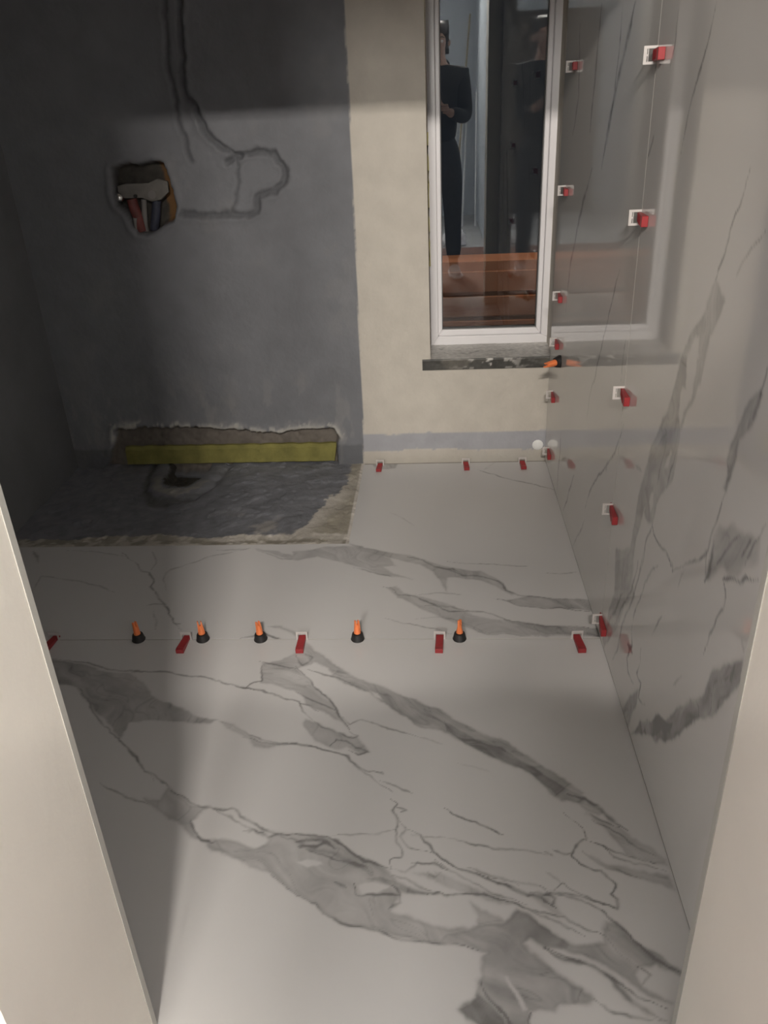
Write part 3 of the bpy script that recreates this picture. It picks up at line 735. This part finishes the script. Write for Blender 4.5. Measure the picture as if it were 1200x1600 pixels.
wall_slab(YJ + .0012, D - .008, 1.7024, TOP - .01, .02, 4)

# partition with the doorway
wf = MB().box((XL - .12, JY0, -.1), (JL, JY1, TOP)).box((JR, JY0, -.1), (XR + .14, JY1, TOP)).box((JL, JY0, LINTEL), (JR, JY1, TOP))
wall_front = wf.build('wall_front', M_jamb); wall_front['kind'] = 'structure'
for x, s in ((JL, 1), (JR, -1)):
    MB().box((min(x, x + s * .0012), JY1 - .011, 0), (max(x, x + s * .0012), JY1 + .0008, LINTEL), .0005).build('corner_bead', M_bead, wall_front)

# hall behind the camera
HB = -4.0
box('floor_hall_boards', (-1.3, -1.62, 0), (.47, JY0 - .032, .004), M_brickfloor, None, kind='structure')
box('dark_panel_2', (-1.0, HB, 0), (-.02, HB + .05, 2.05), M_panel, kind='structure')  # dark panel added so the hall mirrors darker in slab and glass
box('dark_panel_3', (-1.3, -2.0, 0), (-1.26, -1.0, 2.05), M_panel, kind='structure')  # second added panel, darkens the left side of the hall
box('floor_hall', (-1.3, HB, -.16), (.47, JY0 + .0, -.0), M_hallfloor, kind='structure')
box('wall_hall_right', (.47, HB, -.1), (.60, JY0, TOP), M_hallwall, kind='structure')
box('wall_hall_left', (-1.42, HB, -.1), (-1.3, JY0, TOP), M_hallwall, kind='structure')
box('wall_hall_back', (-1.42, HB - .12, -.1), (.60, HB, TOP), M_hallwall, kind='structure')
box('ceiling_hall', (-1.42, HB - .12, TOP), (.60, JY0, TOP + .1), M_ceil, kind='structure')

# ------------------------------------------------------------------ window
FY = D + .19                  # inner face of the frame
gx0, gz0, _ = on_back(692, 513, FY + .03); gx1, _, _ = on_back(836, 513, FY + .03)
fx0 = WX0 + .001; fx1 = on_back(859, 540, FY)[0] + .045
fz0 = on_back(760, 540, FY)[1]; gz1 = 1.98
window = box('window_1', (fx0, FY + .012, WZ0 + .006), (fx0 + .012, FY + .08, WZ1), M_pvc, kind='structure')
def ring(name, x0, x1, z0, z1, w, wb_, y0, y1, m, parent, bev=.003, wr=None):
    wr = wr or w
    """four mitred bars"""
    def bar(pts):
        return MB().prism(pts, 1, y0, y1).build(name, m, parent)
    a = (x0, z0); b = (x1, z0); c = (x1, z1); d = (x0, z1)
    ai = (x0 + w, z0 + wb_); bi = (x1 - wr, z0 + wb_); ci = (x1 - wr, z1 - wb_); di = (x0 + w, z1 - wb_)
    for P in ((a, b, bi, ai), (b, c, ci, bi), (c, d, di, ci), (d, a, ai, di)):
        o = bar(P)
        md = o.modifiers.new('bevel', 'BEVEL'); md.width = bev; md.segments = 2
wz = gz0 - fz0
ring('frame_bar', fx0, fx1, fz0, gz1 + wz, (gx0 - fx0) * .62, wz * .62, FY, FY + .07, M_pvc, window, wr=(fx1 - gx1) - (gx0 - fx0) * .4)
ring('sash_bar', fx0 + (gx0 - fx0) * .60, gx1 + (gx0 - fx0) * .40, fz0 + wz * .60, gz1 + wz * .40, (gx0 - fx0) * .36, wz * .36, FY + .016, FY + .06, M_pvc, window, .004)
ring('gasket', gx0 - .004, gx1 + .004, gz0 - .004, gz1 + .004, .005, .006, FY + .026, FY + .05, M_gasket, window, .0005)
box('glass_pane', (gx0 - .003, FY + .030, gz0 - .003), (gx1 + .003, FY + .034, gz1 + .003), M_glass, window)
box('glass_pane', (gx0 - .003, FY + .046, gz0 - .003), (gx1 + .003, FY + .050, gz1 + .003), M_glass, window)
# foam squeezed out beside the frame
fm = MB(); rn = random.Random(3)
pts = [(.430, FY - .004, z) for z in np.linspace(.95, 1.45, 14)]
fm.tube([(p[0] + rn.uniform(-.002, .002), p[1], p[2]) for p in pts], [rn.uniform(.004, .009) for _ in pts], 8)
fm.build('foam_seam', M_foam, window, True)
fm = MB(); pts = [(fx0 + .001, FY - .002, z) for z in np.linspace(.7, 1.15, 12)]
fm.tube([(p[0] + rn.uniform(-.001, .001), p[1], p[2]) for p in pts], [rn.uniform(.001, .0035) for _ in pts], 8)
fm.build('foam_seam', M_foam, window, True)

# sill
SX0, SX1 = on_back(660, 570)[0], XR - .004
sz1 = .402; sz0 = .362; SYF = D - .006
def sill_mesh():
    us = lin_sp(SX0, .50, .005); vs = np.concatenate([np.linspace(0, .04, 9), np.linspace(.045, .235, 36)])
    def pos(U, V):
        n = fbm(U, V, 50, 91, 3) - .5; n2 = fbm(U, V, 15, 92, 3) - .5
        front = V < .04
        y = np.where(front, SYF + .002 * n, SYF + (V - .04)); z = np.where(front, sz0 + V, sz1 + (.004 * n2 + .002 * n) * sstep(.04, .06, V))
        return U, y, z
    def paint(U, V):
        n = fbm(U, V, 30, 93, 5); n2 = fbm(U * .5, V, 60, 94, 4); n3 = fbm(U * .6, V, 12, 95, 4)
        stone = np.array([.055, .053, .047]); film = np.array([.58, .56, .53]); white = np.array([.5, .48, .45])
        c = np.ones(U.shape + (3,)) * stone * (1 + .8 * (n - .5)[..., None])
        t = sstep(.040, .047, V + .012 * (n3 - .5))
        c = c * (1 - t[..., None]) + film * (1 + .4 * (n3 - .5)[..., None]) * t[..., None]
        dk = sstep(.64, .72, n2) * t * .4; c = c * (1 - dk[..., None]) + stone * 1.5 * dk[..., None]
        sp = sstep(.58, .64, n2) * sstep(.035, .02, abs(V - .030)) * np.exp(-((U - .19) / .11) ** 2); c = c * (1 - sp[..., None]) + white * sp[..., None]
        du = sstep(.45, .6, n3) * (1 - t) * .35; c = c * (1 - du[..., None]) + np.array([.20, .18, .15]) * du[..., None]
        return c
    return grid_mesh('window_sill', us, vs, np.ones((len(us) - 1, len(vs) - 1), bool), pos, M_sill, paint)
sill = sill_mesh()
# the part of the slab that oversails the wall at the left, and the body
MB().box((SX0 + .0005, SYF + .0015, sz0), (WX0, D + .02, sz1 - .001)).box((WX0, SYF + .0015, sz0 - .0), (.50, FY + .0, sz1 - .004)).build('stone_body', M_sill, sill)
tag(sill, 'dark stone window sill smeared with grey filler under the white window', 'window sill')
for v in list(bpy.data.objects['stone_body'].data.vertices): pass
at = bpy.data.objects['stone_body'].data.color_attributes.new('paint', 'FLOAT_COLOR', 'POINT')
for d_ in at.data: d_.color = (.055, .053, .047, 1)

# ------------------------------------------------------------------ levelling clips with red wedges
def make_clip():
    r = empty('levelling_clip')
    # clip: upright frame standing across the wedge (x-z plane), slot through it
    w, h, t = .0150, .0245, .0008
    mb = MB()
    mb.box((-w, -t, -.003), (-w + .0045, t, h)).box((w - .0045, -t, -.003), (w, t, h))
    mb.box((-w + .0045, -t, h - .006), (w - .0045, t, h)).box((-w + .0045, -t, .0155), (w - .0045, t, .0168))
    mb.box((-.0015, -t, .0168), (.0015, t, h - .006))
    mb.build('clip_frame', M_clip, r)
    # wedge: tapered, ribbed on top, pushed through the slot towards -y
    mw = .0100
    wd = MB().prism([(-.062, .0008), (.016, .0008), (.016, .0035), (-.054, .0135), (-.062, .0135)], 0, -mw, mw)
    bmesh.ops.bevel(wd.bm, geom=list(wd.bm.edges), offset=.0008, segments=1, affect='EDGES')
    wo = wd.build('wedge', M_red, r)
    rb = MB()
    for k in range(9):
        y = -.050 + k * .0068; z = .0135 + (y + .054) * (.0035 - .0135) / .070
        rb.prism([(y, z - .001), (y + .0045, z - .001), (y + .0045, z + .0008)], 0, -mw * .8, mw * .8)
    rb.build('ribs', M_red, wo)
    return r
clip0 = make_clip(); used = [False]
def place_clip(loc, wall, label, group, spin=0., tilt=0.):
    o = clip0 if not used[0] else copy_tree(clip0); used[0] = True
    o.location = loc
    o.rotation_euler = (0, 0, R_(spin)) if not wall else (0, R_(-90) + R_(tilt), 0)
    tag(o, label, 'tile clip', group)
    return o
fl = 'clips along the floor joint'
def jx(x, y=996): return on_floor(x, y)[0]
for x, lb, sp in ((88, 'red wedge clip on the floor joint, half hidden by the left door jamb', -3),
              (293, 'red wedge clip on the floor joint just left of the second black-based orange spacer', 0),
              (473, 'red wedge clip on the floor joint where the split grey vein starts', 2),
              (687, 'red wedge clip on the floor joint just left of the rightmost orange spacer', -2),
              (901, 'red wedge clip on the floor joint near the foot of the right wall', 3)):
    place_clip((jx(x), YJ, 0), False, lb, fl, sp)
rg = 'clips on the floor along the back wall'
for x, lb, sp in ((594, 'red wedge clip at the back wall beside the shower bed, leftmost of three', -2),
              (728, 'red wedge clip at the foot of the back wall, middle one of three', 2),
              (817, 'red wedge clip at the foot of the back wall, nearest the right wall', 0)):
    place_clip((on_floor(x, 728)[0], 2.822, 0), False, lb, rg, sp)
jg = 'clips up the joint of the right wall'
for (x, y), lb in zip(((1037, 82), (1006, 347), (972, 620), (954, 803), (936, 972)),
                      ('red wedge clip on the right wall joint, topmost in the reflected window', 'red wedge clip on the right wall joint, second from the top in the reflected window',
                       'red wedge clip on the right wall joint just below the reflected sill', 'red wedge clip on the right wall joint beside the grey forked vein',
                       'red wedge clip on the right wall joint just above the floor')):
    z = on_right(x, y, XR - .01)[1]
    place_clip((XR, YJ, z), True, lb, jg)
cg = 'clips up the corner edge of the right wall'
for (x, y), lb in zip(((897, 103), (883, 300), (874, 467), (869, 540), (863, 623), (857, 712)),
                      ('red wedge clip in the window corner, highest up the glossy slab edge', 'red wedge clip in the window corner, second from the top of the slab edge',
                       'red wedge clip in the window corner, level with the lower glass', 'red wedge clip in the window corner just above the dark sill',
                       'red wedge clip in the corner on cream wall just below the sill', 'red wedge clip in the corner beside the round white filler dab')):
    yy, zz, _ = on_right(x, y, XR - .008)
    place_clip((XR, min(yy + .045, D - .05), zz), True, lb, cg)
# snapped-off clip stub
sx = on_floor(893, 995)[0]
MB().prism([(-.003, 0), (.003, 0), (.002, .013), (-.001, .015), (-.003, .011)], 1, -.0007, .0007).build('clip_stub', M_clip)
st_ = bpy.data.objects['clip_stub']; st_.location = (sx, YJ, 0)
tag(st_, 'tiny snapped-off white clip stub left of the rightmost floor clip', 'clip stub')

# ------------------------------------------------------------------ orange screw spacers with black caps
def make_spacer():
    r = empty('levelling_spacer')
    MB().lathe([(.0172, 0), (.0180, .002), (.0165, .006), (.0145, .016), (.0135, .019), (.0105, .0205)], 22).build('base_cap', M_black, r, True)
    b = MB().lathe([(.0088, .0195), (.0088, .025), (.0068, .031), (.0052, .040), (.004, .046)], 14).build('handle', M_orange, r, True)
    MB().prism([(-.0088, .022), (-.0050, .022), (-.0022, .044), (-.0030, .060), (-.0060, .060), (-.0068, .045)], 1, -.003, .003).build('prong', M_orange, b)
    MB().prism([(.0050, .022), (.0088, .022), (.0068, .045), (.0054, .058), (.0028, .058), (.0022, .044)], 1, -.003, .003).build('prong', M_orange, b)
    return r
sp0 = make_spacer(); first = True
for x, rz, tl, lb in ((218, 70, -3, 'orange spacer with black round base on the shadowed floor joint, leftmost of the five'),
                  (318, 20, -2, 'orange spacer with black base on the floor joint at the shadow edge'),
                  (408, 55, -3, 'orange spacer with black base over a dark split streak in the joint'),
                  (559, 35, 1, 'orange spacer with black base standing alone mid floor joint'),
                  (718, 65, 1, 'orange spacer with black base on the floor joint, rightmost of the five')):
    o = sp0 if first else copy_tree(sp0); first = False
    o.location = (on_floor(x, 998)[0], YJ, 0); o.rotation_euler = (0, R_(tl), R_(rz))
    tag(o, lb, 'tile spacer', 'orange spacers along the floor joint')
yy, zz, _ = on_right(872, 566, XR - .01)
o = copy_tree(sp0); o.location = (XR, yy + .01, zz); o.rotation_euler = (R_(35), R_(-90), 0); o.scale = (1.2, 1.2, 1.2)
tag(o, 'orange spacer with black cap stuck sideways on the glossy wall over the sill end', 'tile spacer')

# ------------------------------------------------------------------ yellow board in the recess
yx0 = on_back(196, 710)[0]; yx1 = on_back(526, 710)[0]; yz = on_back(400, 697)[1]
yb = MB()
us_ = np.linspace(yx0, yx1, 40)
P0 = []
for i, u in enumerate(us_):
    j = .0015 * math.sin(i * 1.7) + rn.uniform(-.0008, .0008)
    sl = .0 if i < 39 else -.010
    P0.append([yb.bm.verts.new((u + dx_, y, z)) for dx_, y, z in ((sl, D + .004 + j, .002), (0, D + .006 + j, yz - .012 + j), (0, D + .016, yz + j), (0, D + .03, yz + j), (sl, D + .03, .002))])
for a, b in zip(P0, P0[1:]):
    for k in range(5): yb.bm.faces.new((a[k], a[(k + 1) % 5], b[(k + 1) % 5], b[k]))
yb.bm.faces.new(P0[0]); yb.bm.faces.new(P0[-1][::-1])
o = yb.build('insulation_board', M_yel)
tag(o, 'long yellow-green board strip lying in the recess at the foot of the grey wall', 'board')

# ------------------------------------------------------------------ shower valve body in the wall hole
vx, vz, _ = on_back(223, 300)
valve = empty('shower_valve', (vx, D + .02, vz))
tag(valve, 'grey metal shower valve bracket with red and blue pipes in the wall hole', 'shower valve')
def bl(px, py, y=.0):
    a, c, _ = on_back(px, py, D + .02); return (a - vx, y, c - vz)
br = MB()
pp = [bl(184, 290), (bl(196, 287)), bl(232, 286), bl(246, 279), bl(262, 283), bl(264, 300), bl(252, 312), bl(238, 315), bl(222, 309), bl(200, 310), bl(186, 309)]
br.prism([(p[0], p[2]) for p in pp], 1, -.006, .008)
brk = br.build('bracket', M_zinc, valve)
md = brk.modifiers.new('bevel', 'BEVEL'); md.width = .002; md.segments = 2
for (px, py, rr) in ((213, 306, .006), (239, 304, .014)):
    b_ = bl(px, py)
    MB().tube([(b_[0], -.0125, b_[2]), (b_[0], -.004, b_[2])], rr, 16).build('bolt_hole', M_hole if rr < .01 else M_gpipe, brk, True)
b_ = bl(240, 304); MB().tube([(b_[0], -.010, b_[2]), (b_[0], -.0052, b_[2])], [.019, .017], 18).build('boss_ring', M_zinc, brk, True)
b_ = bl(187, 308)
MB().lathe([(.004, -.018), (.013, -.013), (.018, -.003), (.018, .003), (.013, .012), (.004, .017)], 16, (b_[0], -.004, b_[2])).build('chrome_nut', M_chrome, valve, True)
def pipe(name, pts, rad, m):
    MB().tube([bl(*q) for q in pts], rad, 12).build(name, m, valve, True)
pipe('hot_pipe', [(204, 312, .012), (208, 325, .010), (214, 340, .010), (220, 362, .014)], .018, M_rpipe)
pipe('hot_pipe_sleeve', [(222, 312, .016), (224, 335, .014), (226, 362, .018)], .010, M_gpipe)
pipe('cold_pipe', [(243, 314, .014), (242, 335, .012), (239, 360, .018)], .016, M_bpipe)
pipe('plug', [(212, 340, -.004), (212, 362, .002)], [.008, .005], M_gpipe)

# ------------------------------------------------------------------ outside the window
pz = .545
par = MB().box((-1.2, 4.0, -.4), (2.2, 4.2, pz)).build('terracotta_parapet', M_brick)
tag(par, 'low reddish brown parapet outside behind the lower window glass', 'parapet')
for k, z in enumerate((.40, .28, .16)):
    MB().box((-1.2, 3.99, z), (2.2, 4.0, z + .10), .004).build('course', M_brick, par)
box('ground_outside', (-3, D + .34, -.6), (4, 9, -.4), M_screed, kind='structure')

# ------------------------------------------------------------------ hall contents (seen mirrored in the glass)
lampo = empty('ceiling_lamp', LAMP)
tag(lampo, 'slim linear lamp on the hall ceiling behind the doorway', 'ceiling lamp')
MB().box((-.20, -.05, .006), (.20, .03, .045), .006).build('housing', M_pvc, lampo)
MB().box((-.02, -.03, .045), (.02, .0, TOP - LAMP[2])).build('mounting_stem', M_pvc, lampo)
lps = [((.20, -3.30, 0), (.40, -3.93, 2.05), '', M_wood), ((.24, -3.05, 0), (.34, -3.93, 1.30), '', M_alu), ((.285, -3.0, 0), (.375, -3.93, 1.22), '', M_alu),
       ((.16, -3.2, 0), (.29, -3.93, 1.42), '', M_alu), ((.43, -3.0, 0), (.455, -3.45, 1.3), '', M_alu)]
names = ['wooden lath leaning in the hall corner, tallest of the bundle', 'metal profile leaning on the hall back wall, middle one of three', 'metal profile leaning on the hall back wall, nearest the side wall',
         'metal profile leaning on the hall back wall, nearest the person', 'short metal profile leaning on the bright hall side wall']
for (a, b, _, m), lb in zip(lps, names):
    o = MB().tube([a, b], .011, 4).build('leaning_lath', m)
    tag(o, lb, 'lath', 'laths and profiles leaning in the hall')
# white bag on the hall floor
bg = MB(); bg.lathe([(.05, 0), (.10, .01), (.115, .05), (.10, .10), (.06, .14), (.03, .16)], 14)
for v in bg.bm.verts: v.co.x += .02 * math.sin(v.co.z * 60 + v.co.y * 30); v.co.y *= .8
o = bg.build('plastic_bag', M_white, None, True); o.location = (.175, -1.78, 0)
tag(o, 'crumpled white plastic bag on the hall floor behind the person', 'bag')

# ------------------------------------------------------------------ the person taking the picture
def skin_obj(name, nodes, edges, m, parent=None, sub=2, root=0):
    """nodes: (x, y, z, r) or (x, y, z, rx, ry)"""
    me = bpy.data.meshes.new(name)
    me.from_pydata([n[:3] for n in nodes], edges, [])
    o = bpy.data.objects.new(name, me); COL.objects.link(o); me.materials.append(m)
    md = o.modifiers.new('skin', 'SKIN'); md.use_smooth_shade = True
    if not me.skin_vertices:
        bpy.context.view_layer.objects.active = o
        bpy.ops.mesh.customdata_skin_add()
    for i, n in enumerate(nodes):
        sv = me.skin_vertices[0].data[i]
        sv.radius = (n[3], n[4] if len(n) > 4 else n[3]); sv.use_root = (i == root)
    if sub:
        ss = o.modifiers.new('sub', 'SUBSURF'); ss.levels = sub; ss.render_levels = sub
    if parent: o.parent = parent
    return o
PX, PY = .03, -.37
person = empty('person', (PX, PY, .0045))
tag(person, 'person in black hoodie and dark trousers in the doorway holding up a phone', 'person')
def mirror(nodes, edges):
    n = len(nodes); out = list(nodes); mp = {}
    for i, q in enumerate(nodes):
        if abs(q[0]) < 1e-6: mp[i] = i
        else: mp[i] = len(out); out.append((-q[0],) + tuple(q[1:]))
    return out, edges + [(mp[a], mp[b]) for a, b in edges if mp[a] != a or mp[b] != b]
HX, HY, HZ = .062, .275, 1.165      # where the wrists are (relative to the feet)
body_n = [(0, 0, .90, .105, .08), (0, .0, 1.08, .095, .075), (0, -.005, 1.27, .11, .08), (0, -.005, 1.41, .09, .07), (0, .0, 1.47, .052, .052), (0, .015, 1.53, .05, .055), (0, .03, 1.60, .072, .088), (0, .02, 1.665, .055, .07),
          (.165, -.01, 1.40, .062), (.200, .02, 1.12, .045), (HX + .035, HY - .05, 1.15, .034), (HX, HY, HZ, .026),
          (.088, 0, .86, .092), (.10, .015, .49, .058), (.105, -.01, .10, .040), (.11, .0, .045, .038), (.125, .12, .03, .034)]
body_e = [(0, 1), (1, 2), (2, 3), (3, 4), (4, 5), (5, 6), (6, 7), (3, 8), (8, 9), (9, 10), (10, 11), (0, 12), (12, 13), (13, 14), (14, 15), (15, 16)]
bn, be = mirror(body_n, body_e)
skin_obj('body', bn, be, M_skin, person)
# hoodie
hn = [(0, .0, .90, .145, .122), (0, .0, 1.10, .148, .120), (0, -.005, 1.27, .165, .122), (0, -.008, 1.40, .125, .10), (0, -.01, 1.465, .078, .075),
      (.17, -.01, 1.39, .080), (.198, .02, 1.115, .060), (HX + .06, HY - .09, 1.145, .050), (HX + .018, HY - .02, 1.158, .040)]
he = [(0, 1), (1, 2), (2, 3), (3, 4), (3, 5), (5, 6), (6, 7), (7, 8)]
n2_, e2_ = mirror(hn, he); skin_obj('hoodie', n2_, e2_, M_hood, person)
skin_obj('hood', [(-.085, -.05, 1.455, .038), (0, -.09, 1.47, .045), (.085, -.05, 1.455, .038)], [(0, 1), (1, 2)], M_hood, person, root=1)
tn = [(0, 0, 1.06, .120, .100), (0, 0, .88, .145, .118), (.090, 0, .82, .104), (.102, .015, .49, .075), (.108, -.005, .10, .062)]
n3_, e3_ = mirror(tn, [(0, 1), (1, 2), (2, 3), (3, 4)]); skin_obj('trousers', n3_, e3_, M_trou, person)
for sg in (1, -1):
    sh = skin_obj('shoe', [(sg * .108, -.055, .045, .042), (sg * .112, .03, .042, .044), (sg * .125, .12, .032, .042, .03), (sg * .130, .165, .026, .034, .022)], [(0, 1), (1, 2), (2, 3)], M_shoe, person, root=1)
    so = MB().prism([(sg * .108 - .045, -.10), (sg * .108 + .045, -.10), (sg * .13 + .05, .12), (sg * .13 + .02, .205), (sg * .13 - .02, .205), (sg * .115 - .045, .10)], 2, 0.0, .014)
    so.build('sole', M_pvc, sh)
# hair, ears, nose, eyes, mouth
skin_obj('hair', [(0, -.035, 1.55, .058, .05), (0, -.045, 1.62, .082, .075), (0, -.012, 1.672, .080, .085), (0, .055, 1.690, .062, .04)], [(0, 1), (1, 2), (2, 3)], M_hair, person, root=1)
for sg in (1, -1):
    skin_obj('ear', [(sg * .078, .02, 1.575, .008, .012), (sg * .084, .012, 1.60, .008, .016), (sg * .082, .012, 1.618, .007, .010)], [(0, 1), (1, 2)], M_skin, person, 1)
    MB().lathe([(.002, -.010), (.008, -.006), (.0105, 0), (.008, .006), (.002, .010)], 12, (sg * .031, .108, 1.602)).build('eye', M_shoe, person, True)
    MB().tube([(sg * .015, .118, 1.624), (sg * .033, .120, 1.629), (sg * .05, .108, 1.623)], [.003, .004, .002], 6).build('eyebrow', M_hair, person, True)
skin_obj('nose', [(0, .108, 1.605, .008), (0, .124, 1.585, .011), (0, .134, 1.570, .013)], [(0, 1), (1, 2)], M_skin, person, 1)
MB().tube([(-.022, .108, 1.542), (0, .117, 1.541), (.022, .108, 1.542)], [.003, .006, .003], 8).build('mouth', mat('lips', (.34, .15, .12), .5), person, True)
# hands: palm and five fingers closing on the edges of the phone
pd = np.array([0, .887, -.456]); pu = np.array([0, .456, .887])
for sg in (1, -1):
    w = np.array([sg * HX, HY, HZ])
    palm = w + np.array([-sg * .012, .018, .022]); kn = palm + np.array([sg * .006, .030, .026])
    nodes = [tuple(w) + (.024, .018), tuple(palm) + (.030, .016)]; edges = [(0, 1)]
    for k in range(4):
        lf = (.066, .076, .072, .056)[k]; off = pu * (.026 - .018 * k)
        b0 = palm + off * .8 + np.array([sg * .008, .016, 0]); b1 = b0 + off * .15 + np.array([sg * .004, lf * .42, -.004]); b2 = b1 + np.array([-sg * lf * .34, lf * .10, 0]); b3 = b2 + np.array([-sg * lf * .26, -lf * .06, 0])
        i = len(nodes)
        nodes += [tuple(b0) + (.0092,), tuple(b1) + (.0085,), tuple(b2) + (.0078,), tuple(b3) + (.0066,)]
        edges += [(1, i), (i, i + 1), (i + 1, i + 2), (i + 2, i + 3)]
    t0 = palm + np.array([-sg * .012, .0, .008]); t1 = t0 + np.array([-sg * .018, .012, .024]); t2 = t1 + np.array([-sg * .010, .016, .022])
    i = len(nodes); nodes += [tuple(t0) + (.012,), tuple(t1) + (.0105,), tuple(t2) + (.008,)]; edges += [(1, i), (i, i + 1), (i + 1, i + 2)]
    skin_obj('hand', nodes, edges, M_skin, person, 2, root=1)
ph = MB().box((-.037, -.0045, -.140), (.037, .0045, .014), .003)
phone = ph.build('phone', M_dark, None, True)
phone.location = (0, -.016, H - .004); phone.rotation_euler = (R_(-27.2), 0, 0)
MB().box((-.034, -.0052, -.134), (.034, -.0044, .008)).build('screen', mat('phone_screen', (.03, .03, .035), .1), phone)
MB().lathe([(.006, 0), (.006, .0008), (.004, .001)], 14).build('lens', M_dark, phone, True)
tag(phone, 'dark phone held up in both hands of the person in the doorway', 'phone')
